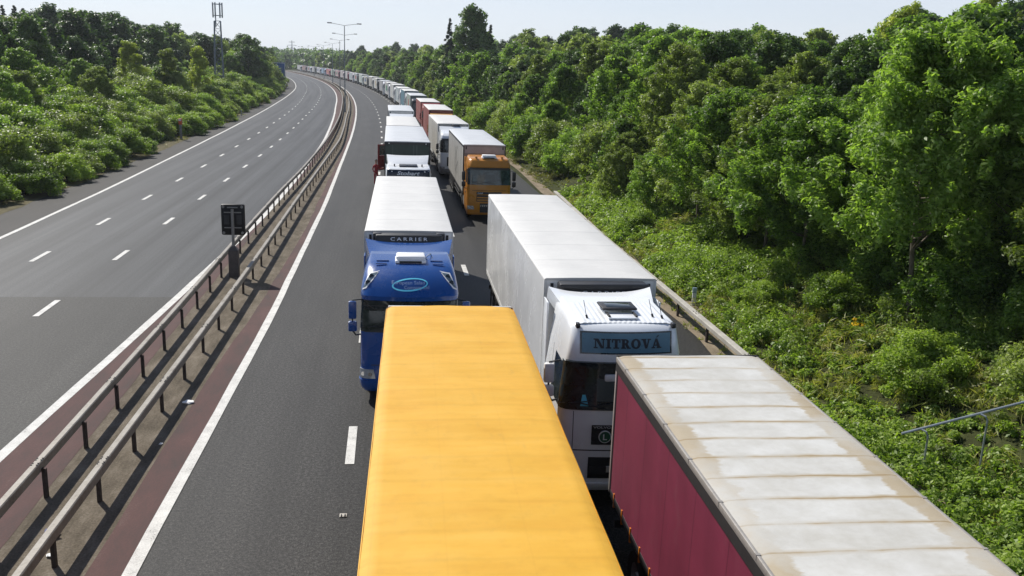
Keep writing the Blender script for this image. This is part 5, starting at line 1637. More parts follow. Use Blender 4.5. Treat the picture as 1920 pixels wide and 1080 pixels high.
def make_tree(name, seed, h, h0, rad, n, cr, nl, ln, ratio, mat, bark, r0=.16, top=.6, flat=.8, up=.3, nb=16, hollow=.45, droop=.25, lean=.03, plume=.8):
    r = random.Random(seed)
    root = empty(name, (0, 0, -50))
    C, Rd = crown_clumps(r, h0, h, rad, n, cr, top, hollow=hollow)
    skeleton(r, h, C, r0, bark, root, nb=nb, lean=lean, bare=max(.12, h0 / h * .8))
    N = [max(8, int(nl * (q / cr) ** 2)) for q in Rd]
    link("crown", leaves("crown", C, Rd, N, ln, ratio, seed, mat, flat, up, droop, plume=plume), root)
    return root, h
def make_pine(name, seed, h, rad, mat, nl=90, ln=.36):
    r = random.Random(seed); root = empty(name, (0, 0, -50))
    C, Rd = [], []
    for k in range(34):
        q = k / 33
        z = h * (.22 + .76 * q)
        w_ = rad * (1 - q) ** .8 + .12
        for i in range(max(2, int(6 * (1 - q)) + 2)):
            a = r.uniform(0, 6.28); rho = w_ * r.uniform(.35, 1)
            C.append((rho * math.cos(a), rho * math.sin(a), z - .25 * rho + r.uniform(-.2, .2))); Rd.append(.22 + .42 * w_ / rad * r.uniform(.7, 1.2))
    skeleton(r, h * 1.1, C, .2, BARKD, root, nb=12, bare=.15)
    link("crown", leaves("crown", C, Rd, [nl] * len(C), ln, .22, seed, mat, .55, .15, .1), root)
    return root, h
def make_bush(name, seed, h, rad, n, cr, nl, ln, mat, ratio=.5):
    r = random.Random(seed); root = empty(name, (0, 0, -50))
    C, Rd = [], []
    for k in range(n):
        a = r.uniform(0, 6.28); q = r.random()
        rho = rad * math.sqrt(q) * r.uniform(.7, 1.1); z = h * math.sqrt(max(0, 1 - q * .9)) * r.uniform(.35, .95)
        C.append((rho * math.cos(a), rho * math.sin(a), max(.2, z))); Rd.append(cr * r.uniform(.6, 1.3))
    m_ = MB()
    for c in r.sample(C, min(12, n)):
        m_.tube([(c[0] * .12, c[1] * .12, -.1), (c[0] * .6, c[1] * .6, c[2] * .55), c], [.035, .022, .008], 5, cap=False)
    m_.build("stem", BARKD, root, ang=80)
    N = [max(8, int(nl * (q / cr) ** 2)) for q in Rd]
    link("crown", leaves("crown", C, Rd, N, ln, ratio, seed, mat, .85, .4, .15), root)
    return root, h

PROTO = {
    'ash_near': [make_tree("ash_tree", 21 + k, 9.0, 2.9 if k == 0 else 2.0, 3.1, 330, .46, 205, .17, .40, LM['ash' if k != 1 else 'olive'], BARK, .085, .75, nb=26, hollow=.3) for k in range(3)],
    'mid': [make_tree("maple_tree", 41 + k, 11.0, 2.3, 3.4, 260, .60, 140, .24, .50, LM[('ash', 'olive', 'ash', 'oak')[k]], BARKD, .16, .7, nb=20, hollow=.35) for k in range(4)],
    'far': [make_tree("oak_tree", 61 + k, 13.0, 1.5, 4.2, 190, .88, 92, .40, .58, LM[('oak', 'oak', 'ash', 'olive')[k]], BARKD, .22, .62, nb=10) for k in range(4)],
    'birch': [make_tree("birch_tree", 81 + k, 9.0, .8, 1.35, 90, .48, 220, .2, .42, LM['birch'], BARK, .09, .9, droop=.8, nb=10) for k in range(2)],
    'pine': [make_pine("pine_tree", 91 + k, 14.0, 2.6, LM['pine']) for k in range(2)],
    'bush': [make_bush("bush", 101 + k, 2.6, 1.7, 70, .42, 330, .12, LM['bush' if k != 1 else 'olive']) for k in range(3)],
    'bigbush': [make_bush("bush", 111 + k, 4.4, 2.3, 100, .58, 260, .17, LM[('bush', 'ash', 'olive')[k]]) for k in range(3)],
}
USED = set()
def plant(kind, x, y, h, label, cat, group, wide=1.0, pick=None, sink=.1, rz=None):
    v = PROTO[kind]
    k = rng.randrange(len(v)) if pick is None else pick % len(v)
    src, h0 = v[k]
    if (kind, k) not in USED:
        root = src; USED.add((kind, k))
    else:
        root = src.copy(); COL.objects.link(root)
        for ch in src.children:
            c = ch.copy(); COL.objects.link(c); c.parent = root
    s = h / h0
    root.location = (x, y, ground_z(x, y) - sink)
    root.rotation_euler = (0, 0, rng.uniform(0, 6.28) if rz is None else rz)
    root.scale = (s * wide, s * wide, s)
    tag(root, label, cat, group)
    return root
TREES = [
    ("R",18.3,20,7.2,1),("R",19.6,23.4,8.6,1),("R",20.3,25.2,7,3.6),("R",16.1,25.5,8.3,-1),("R",17.6,30.2,7,1),("R",15.5,32.2,6.6,0),
    ("R",20.4,34.8,5.8,3.6),("R",15.9,36.4,6.4,0),("R",19.1,39.9,6,3.6),("R",15.9,40.5,6.6,0),("R",27.2,41.2,9.6,12.2),("R",15.8,44.6,6.7,0),
    ("R",24.5,45.3,5.9,7.6),("R",19.8,46,6,3.6),("R",31.7,46.9,9.5,17.5),("R",14.9,49,3.6,0),("R",27.2,50.5,8,12.2),("R",19.7,51.7,7.2,3.6),
    ("R",22.2,51.8,6.4,7.6),("R",14.4,54.5,4.2,0),("R",32.1,55,9.5,17.5),("L",-22.4,55.5,1.8,0),("R",18.7,57.7,8.1,3.6),("R",27,57.9,7.7,12.2),
    ("R",22.8,58.7,7.4,7.6),("L",-21.7,58.9,2.2,0),("R",15.6,59,4.4,0),("R",39.4,60.1,9.7,23.5),("L",-24,61.4,4.2,2.4),("L",-22.7,61.7,2.4,0),
    ("R",32.9,63,8.5,17.5),("R",15.3,63.6,4.4,0),("R",23.2,64,8.9,7.6),("R",18.5,64.1,6.8,3.6),("L",-25.3,65.4,3.2,2.4),("L",-21.6,65.8,2.2,0),
    ("R",28,66.2,8.9,12.2),("R",45.3,68.4,10.5,31),("L",-27.7,68.5,4.4,5.4),("L",-21.8,69.2,1.9,0),("R",18.4,70.1,5.1,3.6),("L",-25.4,70.8,3.3,2.4),
    ("R",14.3,70.9,3.8,0),("R",39.6,71,8.3,23.5),("R",53.7,71.3,11.5,41),("L",-22.1,72.8,2.3,0),("L",-28.2,73.3,4.7,5.4),("R",22.3,74.1,9.1,7.6),
    ("R",33,74.2,8.8,17.5),("L",-25.4,74.5,3.2,2.4),("R",27.6,75.3,9.2,12.2),("R",18.9,75.8,7.6,3.6),("R",14,75.8,4.2,0),("L",-31.2,76,4.7,9.2),
    ("L",-22.3,76.2,2.4,0),("L",-28.2,77.8,4.2,5.4),("L",-23,78.7,2.3,0),("R",14.3,79.2,5.2,0),("L",-25.5,79.3,4,2.4),("L",-30.5,79.6,6,9.2),
    ("R",30.8,80.4,9.4,17.5),("R",44.9,80.8,9.2,31),("R",39.4,82.2,8.5,23.5),("L",-22.3,82.7,2.6,0),("L",-25.5,83.5,4.4,2.4),("R",18.6,83.6,5.2,3.6),
    ("L",-28,84.6,4.3,5.4),("R",13.6,85.6,4.4,0),("L",-31.3,86.3,5.9,9.2),("L",-21.7,86.4,1.7,0),("L",-36.1,86.5,5.6,13.8),("L",-24.5,87.4,3.4,2.4),
    ("R",23.1,87.5,7.4,7.6),("R",57.6,88,10.7,41),("L",-27.6,89.5,3.8,5.4),("R",31.4,89.9,9.9,17.5),("R",17,89.9,7.2,3.6),("R",64.4,90.9,12.6,52),
    ("R",14.4,91.2,4.4,0),("L",-25.4,91.5,3.6,2.4),("L",-36.2,92.8,6.3,13.8),("R",38.3,93,9.8,23.5),("R",26.2,93.3,8.6,12.2),("L",-28.3,93.9,4.4,5.4),
    ("L",-31.4,95.1,4.1,9.2),("L",-25,96.6,2.9,2.4),("R",54.7,97.5,8.9,41),("R",21.9,97.8,9,7.6),("R",44.1,98.2,9,31),("R",17.7,98.6,4.8,3.6),
    ("R",14.6,99.8,5.1,0),("L",-32,99.9,4.4,9.2),("R",25.3,100.2,9,12.2),("L",-36.9,100.8,7.4,13.8),("L",-28.5,101.1,3.7,5.4),("L",-24.4,101.4,3.2,2.4),
    ("R",13.9,103.2,4.4,0),("L",-40.8,103.4,9.4,19.5),("R",31.9,104.7,9.5,17.5),("R",16.6,104.8,6.3,3.6),("L",-23.3,106,2.3,0),("L",-28.9,106.2,4.5,5.4),
    ("R",21.4,106.9,8.2,7.6),("L",-31.1,107,6.2,9.2),("L",-25.4,107.3,3.3,2.4),("L",-22.6,108.4,2.6,0),("R",82.6,108.5,16,68),("L",-37.6,108.6,6.1,13.8),
    ("R",36.3,109,9.4,23.5),("R",25.7,110.7,9.6,12.2),("L",-25.5,111.5,3.2,2.4),("L",-29.1,111.7,4.3,5.4),("R",14.7,112.1,4.1,0),("L",-22.3,112.4,2.1,0),
    ("R",18.5,112.7,8,3.6),("L",-31.7,112.7,4.6,9.2),("R",20.8,113.2,8.4,7.6),("L",-43.4,113.6,10.1,19.5),("R",30.7,114.6,9.9,17.5),("L",-35.7,116,6.5,13.8),
    ("R",13.5,116.5,4.4,0),("L",-26,117,3.3,2.4),("L",-28.8,117.5,5.5,5.4),("L",-22.8,118.1,2.3,0),("R",67.4,118.5,13.1,52),("R",45.6,118.6,10.3,31),
    ("R",57.3,120.3,10.8,41),("L",-31.4,120.7,4.2,9.2),("L",-22.8,121.2,2.7,0),("L",-26.2,121.7,4.6,2.4),("R",17.1,122.6,6,3.6),("R",12.9,122.6,3.8,0),
    ("R",36.2,123.4,11,23.5),("L",-36.5,123.4,5.7,13.8),("L",-49,123.7,10.6,27),("L",-43.6,123.9,10.9,19.5),("L",-28.9,125.5,4.4,5.4),("L",-25.1,125.7,4,2.4),
    ("R",29.8,126.8,10.5,17.5),("L",-32.6,128.6,5.4,9.2),("L",-23.3,129.1,1.9,0),("R",42.3,129.5,11.1,31),("L",-28.3,129.6,4.5,5.4),("R",16.7,130.1,6.3,3.6),
    ("L",-25.2,131.5,4,2.4),("R",24.4,132.1,8.2,12.2),("R",12.9,132.2,3.6,0),("L",-38.1,132.6,5.7,13.8),("L",-22.9,133.2,2.6,0),("R",21.1,133.3,8.7,7.6),
    ("R",78.7,134.6,15.1,68),("L",-42,135.7,9,19.5),("L",-26.1,136.3,3.5,2.4),("L",-28.3,136.6,3.3,5.4),("R",12.6,136.8,4.1,0),("L",-52.2,137.2,10.9,27),
    ("R",17.4,137.6,6.9,3.6),("R",56.7,137.8,11.2,41),("L",-24.4,137.9,1.8,0),("R",37.4,139.4,11.8,23.5),("R",28.8,139.4,8.8,17.5),("R",67.9,140,11.1,52),
    ("L",-38.1,140.4,4.9,13.8),("R",20.1,140.6,8,7.6),("L",-30,141.3,5.6,5.4),("L",-42.9,142.1,8.3,19.5),("L",-32.2,142.1,6.1,9.2),("L",-26.5,142.3,2.8,2.4),
    ("L",-58,142.6,10.7,34),("L",-24.1,143.2,2.4,0),("L",-49.3,145.9,11.3,27),("R",12.6,146.1,5.2,0),("L",-24.6,146.5,2.2,0),("R",17.4,147.1,6.8,3.6),
    ("L",-26.6,147.3,4.5,2.4),("R",45.9,148.9,11.8,31),("R",30.1,149.7,10.6,17.5),("L",-38.1,150,6.2,13.8),("L",-33.2,150.6,5.8,9.2),("L",-30.2,150.8,4.6,5.4),
    ("R",34.7,151,9.8,23.5),("R",21.3,151.1,8.7,7.6),("L",-26.4,152.2,3.4,2.4),("L",-24.3,152.4,1.9,0),("L",-44.2,153,8.3,19.5),("R",15.3,154.5,9.2,3.6),
    ("R",11.9,154.6,4.3,0),("R",23.7,155.6,9.3,12.2),("L",-24.6,157.2,2.5,0),("L",-29,157.6,4.1,5.4),("L",-26,157.9,3.7,2.4),("L",-58.5,158.7,11.6,34),
    ("L",-37.4,159.4,6.1,13.8),("L",-34,159.5,5.8,9.2),("R",11.8,160.3,4.7,0),("R",97.8,160.4,15.4,90),("R",65.6,160.6,12.7,52),("L",-25,160.8,2,0),
    ("R",54.6,161.4,11.6,41),("L",-29.5,161.6,4.7,5.4),("L",-50.3,162.2,13,27),("L",-27.3,162.8,3.2,2.4),("R",15.9,163.4,7.6,3.6),("L",-34.6,164.7,4.7,9.2),
    ("R",31.2,165,11.4,17.5),("R",34.2,165.1,11.4,23.5),("R",18.5,165.8,8.2,7.6),("L",-25.3,166.5,2.4,0),("R",12.3,167.7,5.4,0),("L",-45.1,168.3,9.5,19.5),
    ("L",-27.8,168.6,4.5,2.4),("L",-29.8,168.9,4.6,5.4),("R",24.2,169.3,9.4,12.2),("L",-60.5,171.1,12.9,34),("L",-25,171.2,2.5,0),("L",-50.3,172.7,13.3,27),
    ("R",45,173,11.4,31),("L",-27.8,174.4,3.4,2.4),("L",-33.7,174.6,4.9,9.2),("L",-25.6,174.9,2.4,0),("L",-30.1,176.4,4.7,5.4),("R",15.3,176.9,9,3.6),
    ("R",18.5,178.4,9.4,7.6),("L",-45.9,178.6,9.3,19.5),("R",11.7,178.9,3.8,0),("L",-25,180.1,1.8,0),("R",29.8,180.5,9.2,17.5),("R",61.6,180.6,12.2,52),
    ("L",-26.9,181.2,4.6,2.4),("R",35.5,183.5,11.3,23.5),("R",11.3,184.1,4.8,0),("L",-34.9,185,6,9.2),("L",-25.8,185.2,2.2,0),("R",24.8,185.5,10.5,12.2),
    ("R",13.9,185.6,10.3,3.6),("L",-31.6,185.7,4.2,5.4),("L",-57.7,188.2,14.5,34),("L",-39.9,188.3,6.1,13.8),("L",-35.8,189.9,5.9,9.2),("L",-25.1,190,2.3,0),
    ("R",39.7,190.6,11.7,31),("L",-44.8,190.8,12.4,19.5),("L",-52.1,191.1,13.7,27),("R",51.8,191.4,13.5,41),("L",-68.1,191.8,13.7,43),("L",-31.8,192.1,3.5,5.4),
    ("R",11.4,193.4,5.1,0),("L",-28.2,193.7,3.2,2.4),("R",99.6,194.3,12.1,90),("L",-25.4,194.4,2.3,0),("R",29.8,194.4,11.5,17.5),("R",22.6,196.3,8.9,12.2),
    ("R",74.8,196.5,13.3,68),("R",14,196.7,7.9,3.6),("L",-31.4,198.1,5.4,5.4),("L",-40.2,198.5,6.4,13.8),("L",-34.4,199.4,4.8,9.2),("R",18.6,199.4,9.4,7.6),
    ("L",-59.7,199.4,14.2,34),("L",-28.4,199.6,3.2,2.4),("L",-26.7,200.1,2.3,0),("L",-44.4,202.2,10.7,19.5),("R",11.1,203.5,5.3,0),("R",14.5,205.5,9.1,3.6),
    ("L",-28.1,205.5,3.5,2.4),("L",-27.1,205.9,1.9,0),("R",32.3,206.3,10.4,23.5),("R",50.5,206.9,11,41),("L",-31.9,207.7,4.1,5.4),("L",-35.9,207.9,5.8,9.2),
    ("R",20.9,208.8,11.1,12.2),("R",28.8,209.4,10.4,17.5),("L",-39.9,209.6,5.6,13.8),("L",-52.5,209.8,12.9,27),("L",-28.6,210.8,3,2.4),("R",10.1,211.4,4.4,0),
    ("L",-26.3,211.7,2.6,0),("L",-47.3,212.8,8,19.5),("R",17.1,213.7,10.4,7.6),("L",-71.5,214.3,15.8,43),("R",13.2,214.7,7.9,3.6),("L",-33.2,215.1,4.7,5.4),
    ("L",-27.1,215.6,2.4,0),("R",35.3,217.4,9.3,23.5),("R",60.6,218.4,14.6,52),("L",-39.8,219,5.5,13.8),("L",-59.5,219.2,15,34),("L",-29.2,219.8,3.2,2.4),
    ("L",-32.9,221,4.7,5.4),("L",-27,221.1,1.8,0),("R",10.2,221.1,3.5,0),("L",-84.5,222.7,12.4,55),("L",-29.8,226.1,4.3,2.4),("L",-36.2,226.9,8.1,9.2),
    ("R",16.1,227.4,9.9,7.6),("L",-27,227.9,2.1,0),("L",-47.8,229.6,11.8,19.5),("R",8.9,229.7,3.6,0),("L",-69.2,229.8,15.2,43),("L",-42,229.9,11.7,13.8),
    ("R",11.6,230.2,7.5,3.6),("L",-32.5,230.5,10.6,5.4),("L",-27.7,232.6,2.4,0),("L",-30.6,232.6,4.3,2.4),("R",38.2,232.6,12.1,31),("R",32.6,236.8,11.4,23.5),
    ("L",-55,237.9,13.6,27),("R",48.7,238.7,14.7,41),("R",12.6,239.1,7.8,3.6),("L",-30.2,239.2,3.5,2.4),("L",-28.1,239.2,2.5,0),("L",-33.9,240.3,12.9,5.4),
    ("R",8.2,240.3,4.6,0),("L",-37.1,240.4,8.6,9.2),("R",15.6,240.5,9.4,7.6),("L",-48.3,241.6,9,19.5),("L",-43.2,242.7,9.8,13.8),("L",-28.5,243.5,2.3,0),
    ("L",-82.9,244.1,15.6,55),("L",-31.9,244.9,3.8,2.4),("L",-33.7,245.2,8.7,5.4),("R",26.6,246.7,10.5,17.5),("R",103.1,248.7,14.4,90),("L",-29.6,249.3,2.2,0),
    ("L",-39.2,249.5,9.6,9.2),("R",7.2,250.1,4.8,0),("L",-71.5,250.8,15.1,43),("L",-43.4,252.5,12.2,13.8),("R",62.2,252.7,16.2,52),("L",-47.6,253,9.1,19.5),
    ("L",-32,253.4,3.8,2.4),("L",-34.9,253.9,7.1,5.4),("L",-29.2,254.1,2.6,0),("R",10.3,254.2,9.7,3.6),("L",-55.3,255.4,15,27),("L",-65.1,255.6,14,34),
    ("R",14.2,255.8,10.1,7.6),("R",19.4,256.1,11,12.2),("L",-38.8,256.1,10.3,9.2),("R",38.8,258.5,14.6,31),("L",-32.5,259.9,3.4,2.4),("L",-29.2,261.5,1.9,0),
    ("L",-44,262,12.1,13.8),("L",-97.1,263.3,13.4,70),("R",7.3,263.7,4.6,0),("R",29,263.8,11.5,23.5),("L",-34.7,264.3,9.8,5.4),("R",13.3,265.3,8.5,7.6),
    ("L",-39.5,265.9,13,9.2),("L",-30.8,266.8,2.3,0),("R",11.1,266.8,10,3.6),("L",-33.4,268.9,3.3,2.4),("R",45.9,270.3,13,41),("L",-50.4,270.4,12.9,19.5),
    ("L",-87.2,271.5,16.4,55),("L",-57.5,274,13.6,27),("R",6.9,274.3,4.9,0),("L",-30.3,274.5,1.9,0),("L",-33.2,275.1,4,2.4),("R",59.8,276,13.6,52),
    ("L",-31.1,279,2.4,0),("L",-75.7,279.2,17.4,43),("R",9.5,279.5,9.1,3.6),("R",12.6,280.7,10.2,7.6),("L",-33.9,281.5,3.8,2.4),("L",-36.9,284.3,10.7,5.4),
    ("L",-31.7,284.9,1.9,0),("R",6.1,286.2,3.2,0),("L",-34.2,289.8,3.2,2.4),("L",-32.7,290.7,2.4,0),("L",-37.8,291.1,9.6,5.4),("L",-59.9,293.3,11.1,27),
    ("R",36.6,294,12.6,31),("R",8.4,294.8,10.2,3.6),("R",4.9,296.4,3.7,0),("L",-87.5,297.5,17.5,55),("R",11.3,297.7,9.7,7.6),("L",-33.1,297.8,2.4,0),
    ("L",-35.3,299.4,2.3,2.4),("L",-39,301.9,8.4,5.4),("R",21.4,303.5,10.4,17.5),("R",27.2,303.5,13.1,23.5),("R",43.5,304.5,13.5,41),("R",3.7,305.8,4.9,0),
    ("L",-36.7,307.1,3,2.4),("R",6.8,307.4,10.2,3.6),("R",14.6,309.2,10,12.2),("L",-33.5,311.2,1.9,0),("L",-37.3,312.8,3.4,2.4),("L",-43.9,313.2,12.9,9.2),
    ("L",-38.9,313.3,9.8,5.4),("L",-60.7,313.6,10.7,27),("R",31.6,314.6,12.6,31),("R",10.1,314.8,9.9,7.6),("R",6.7,318.7,7.9,3.6),("R",55.8,318.9,13.5,52),
    ("L",-37.4,320.5,3.2,2.4),("L",-124.7,321.2,13.1,90),("L",-39.6,321.3,8.4,5.4),("R",2.9,322.5,5,0),("R",13.2,327.8,10.2,12.2),("L",-37.7,328.2,2.5,2.4),
    ("L",-41.9,331.5,10.8,5.4),("R",19.6,332.3,12.1,17.5),("L",-35.7,332.5,1.7,0),("R",72.5,333.5,18.3,68),("R",5.2,334.1,8.8,3.6),("L",-44.6,334.4,11.4,9.2),
    ("L",-64.1,335,14.5,27),("R",1.6,335.8,3.8,0),("L",-39.5,338.1,3.4,2.4),("L",-36.6,338.3,2.3,0),("R",22.1,340,11.1,23.5),("R",40.4,341.1,11.8,41),
    ("L",-43.2,342.1,10,5.4),("L",-70.2,343.8,12.6,34),("L",-37.6,345.3,1.7,0),("L",-81.6,345.4,16.4,43),("L",-39.6,346.8,3.1,2.4),("R",-0.3,348.5,5.5,0),
    ("L",-47.7,350.5,11.2,9.2),("R",16.5,353.2,11.5,17.5),("L",-38.2,353.3,2.7,0),("L",-43.6,354.1,11,5.4),("R",9.9,354.8,9.9,12.2),("R",6.2,355.2,9.5,7.6),
    ("R",2.6,355.3,8.7,3.6),("L",-40.2,356.3,3.4,2.4),("R",-2.3,358.5,3.3,0),("L",-94,358.7,18.5,55),("L",-66,358.7,14,27),("L",-38.4,360.6,2.4,0),
    ("L",-44.5,361.9,7.3,5.4),("R",51.5,362.8,15.1,52),("L",-41.7,364.3,3.4,2.4),("L",-39.9,366.9,2.7,0),("R",-0.1,369.4,10.2,3.6),("R",8.5,370.8,10.6,12.2),
    ("L",-41.8,371.5,3.4,2.4),("L",-45.4,372.4,11.6,5.4),("L",-41,373.7,3,0),("R",-2.3,374,5.6,0),("R",15.9,376.1,12.2,17.5),("R",3.7,376.6,8.8,7.6),
    ("R",25.6,377.7,13.9,31),("L",-44,381.1,3.5,2.4),("L",-47,383.2,8.4,5.4),("R",-4.2,386.3,5.4,0),("R",-2.1,388.6,9,3.6),("L",-42.2,389.2,2.2,0),
    ("R",1.5,390,9.1,7.6),("R",37.4,392.5,15.4,41),("R",16.3,393.9,12.6,23.5),("L",-44.5,394.1,4,2.4),("R",10.2,396.6,11.4,17.5),("R",6.4,397.3,8.9,12.2),
    ("L",-48.1,397.6,9.6,5.4),("L",-52.1,399.9,11.4,9.2),("R",-6.3,401.3,3.9,0),("R",-3.8,403.4,7.6,3.6),("R",43.5,403.6,17.3,52),("L",-49.1,407.6,7.9,5.4),
    ("L",-79.1,409.1,14.5,34),("R",25.1,410.9,12.2,31),("R",0.1,411.1,9.4,7.6),("L",-46.8,412.5,3.8,2.4),("L",-45.2,413.4,2.7,0),("L",-102.9,413.9,17.5,55),
    ("R",-8.9,415,3.2,0),("R",30,415.8,15,41),("R",16.1,416,12.1,23.5),("L",-51,417.9,10.9,5.4),("L",-45.6,421,1.9,0),("R",-5.2,422,8,3.6),
    ("L",-90.3,428.2,16.5,43),("R",-10.2,431.7,5.7,0),("R",-7.9,435.1,10.3,3.6),("R",-4.5,436,9.6,7.6),("R",-1.6,447.4,10.1,12.2),("R",-13.3,450.6,3.9,0),
    ("R",19.4,453,12.8,31),("R",-10.8,453.2,8.1,3.6),("R",3,458.3,10.6,17.5),("R",-14.6,463.7,5,0),("R",-13,472.8,8.8,3.6),("R",-5.7,474.6,10.2,12.2),
    ("R",-10.4,479.9,9.6,7.6),("R",-18,480.2,4.7,0),("R",20.1,483,13.3,41),("R",-0.2,483.2,10,17.5),("R",65.7,487.1,18.6,90),("R",1.8,493.8,10.7,23.5),
    ("R",-20,494.7,5,0),("R",8.7,495.3,11.8,31),("R",-8.8,497.4,10.1,12.2),("R",-17.9,498.4,8,3.6),("R",-12.5,502.7,8.9,7.6),("R",29.3,505.5,12.5,52),
    ("R",-4.1,513.1,12.4,17.5),("R",-19.6,517.9,9.3,3.6),("R",-24.1,518.4,5,0),("R",19.9,519.5,12.2,41),("R",-0.7,523.1,13.2,23.5),("R",-26.6,530.3,3.7,0),
    ("R",-18.9,530.6,10.4,7.6),("R",-13.2,531,9.4,12.2),("R",4.9,531.4,11.3,31),("R",-22.7,535.7,9.9,3.6),("R",62.5,546.4,17.3,90),("R",-13.1,550.4,11.3,17.5),
    ("R",-17.8,553.4,9.8,12.2),("R",-29.4,553.6,4.1,0),("R",-22.9,555.6,7.6,7.6),("R",39,562.4,17.7,68),("R",-28,565.2,9.2,3.6),("R",-11.1,565.9,10.3,23.5),
    ("R",-32.8,567,6.1,0),("R",5.7,571.1,15.2,41),("R",-27.8,581.8,9.9,7.6),("R",-32,582.4,8.3,3.6),("R",-4.8,583.8,12.3,31),("R",-25.8,587,9.7,12.2),
    ("R",17.5,588.3,15.2,52),("R",-37.1,589.3,5.6,0),("R",-18.2,591.2,11.1,17.5),("R",-14.5,599.7,10.4,23.5),("R",-36.3,605.5,7.9,3.6),("R",-32.5,607.8,7.8,7.6),
    ("R",-40.6,608.8,3.6,0),("R",-29,615.5,9.6,12.2),("R",-24.7,619,11.2,17.5),("R",-42.7,633.1,9.8,3.6),("R",-46.8,633.4,3.7,0),("R",-16.3,634.6,13.8,31),
    ("R",-38.4,635.6,9,7.6),("R",-4.6,639.5,11.6,41),
]
gR = "trees of the wood along the right side of the road"
gL = "trees of the wood behind the left verge"
gS = "bushes and saplings along the left verge"
for (sd, x, y, h, off) in TREES:
    if sd == 'R':
        if off == -1:
            plant('ash_near', x, y, h + .4, "fresh green ash tree with a bare pale trunk, foremost on the right bank", "tree", None, 1.12, 0, rz=1.0)
        elif off == 1:
            plant('ash_near', x, y, h, "leafy young ash tree close to the pale-trunked ash on the right bank", "tree", "young ashes round the pale-trunked ash", 1.1)
        elif y < 62:
            plant('ash_near' if off < 10 and rng.random() < .6 else 'mid', x, y, h, "dense leafy tree of the near wood right of the white refrigerated lorry", "tree", gR, 1.35 if h < 7 else 1.22)
        elif y < 135:
            if h < 4.6: plant('bigbush', x, y, h, "rounded green bush at the foot of the wood right of the far queue", "bush", "bushes at the foot of the right wood", 1.1)
            else: plant('mid', x, y, h, "bright green tree in the middle of the right wood, above the far queue", "tree", gR, 1.3)
        else:
            plant('far', x, y, h, "distant tree of the right wood where the queue bends away", "tree", gR, 1.3)
    else:
        if h < 3.0: plant('bush', x, y, h, "low dark green bush edging the left verge", "bush", gS, 1.3)
        elif h < 5.6: plant('bigbush', x, y, h, "shoulder-high green bush behind the front row on the left verge", "bush", gS, 1.3)
        elif off < 18 and h < 10: plant('mid' if rng.random() < .72 else 'bigbush', x, y, h, "bright young tree between the verge bushes and the dark left wood", "tree", gS, 1.3)
        else: plant('far', x, y, h, "tall dark tree of the wood left of the empty carriageway", "tree", gL, 1.25, pick=(0 if rng.random() < .55 else 1 if rng.random() < .7 else 3))
# trees that stand out
for px, y, h, lab in ((250, 135, 8.9, "slender yellow-green birch rising above the bushes, left of the three birches by the mast"), (318, 142, 8.5, "slender yellow-green birch, middle one of three below the mast"), (375, 150, 9.4, "slender yellow-green birch nearest the phone mast")):
    plant('birch', ray_x(px, y), y, h, lab, "tree", "three slender birches left of the mast", 1.35)
for i, px in enumerate((2, 22, 44, 60, 118, 152, 166)):
    y = 232 + 6 * (i % 3)
    plant('pine', ray_x(px, y), y, 16.2 + (i % 3) * .5 - (0 if px < 70 else 1.0), "dark spiky conifer on the skyline at the far left", "tree", "conifers on the left skyline", 1.0)
plant('far', ray_x(872, 205), 205, 18.6, "tall dark tree standing out above the right wood on the skyline", "tree", None, .92, 0)
plant('pine', ray_x(832, 207), 207, 17.3, "thin dark conifer beside the tall skyline tree", "tree", None, .8, 0)
plant('pine', ray_x(905, 207), 207, 15.6, "small dark conifer right of the tall skyline tree", "tree", None, .9, 1)
for (x, y, h) in ((17.4, 24.6, 2.8), (18.7, 26.2, 3.2), (16.9, 28.4, 2.4), (19.6, 22.2, 3.0), (18.0, 21.2, 2.6), (16.8, 32.2, 2.4), (20.4, 27.0, 3.4), (17.4, 36.0, 2.4), (18.4, 33.2, 2.8)):
    plant('bigbush', x, y, h, "shaded bush in the gloom beneath the ashes of the right bank", "bush", "shaded bushes beneath the ashes", 1.25, 1)
for (x, y, h) in ((20.8, 23.5, 9.0), (22.6, 27.6, 9.6), (19.3, 28.6, 8.4), (21.2, 20.6, 8.2)):
    plant('mid', x, y, h, "dark close-set tree behind the pale-trunked ash at the picture's right edge", "tree", "close-set trees behind the pale-trunked ash", 1.2, 3)
for i, (px, y, h, k) in enumerate(((1628, 62, 9.6, 'birch'), (1652, 66, 10.6, 'birch'), (1700, 58, 10.0, 'pine'), (1738, 63, 10.4, 'pine'), (1790, 60, 10.8, 'birch'), (1865, 55, 10.2, 'pine'), (1832, 57, 9.8, 'pine'))):
    plant(k, ray_x(px, y), y, h, "thin sapling top breaking the skyline at the right" if k == 'birch' else "spiky conifer top breaking the skyline at the right", "tree", "saplings on the right skyline" if k == 'birch' else "conifers on the right skyline", 1.0)
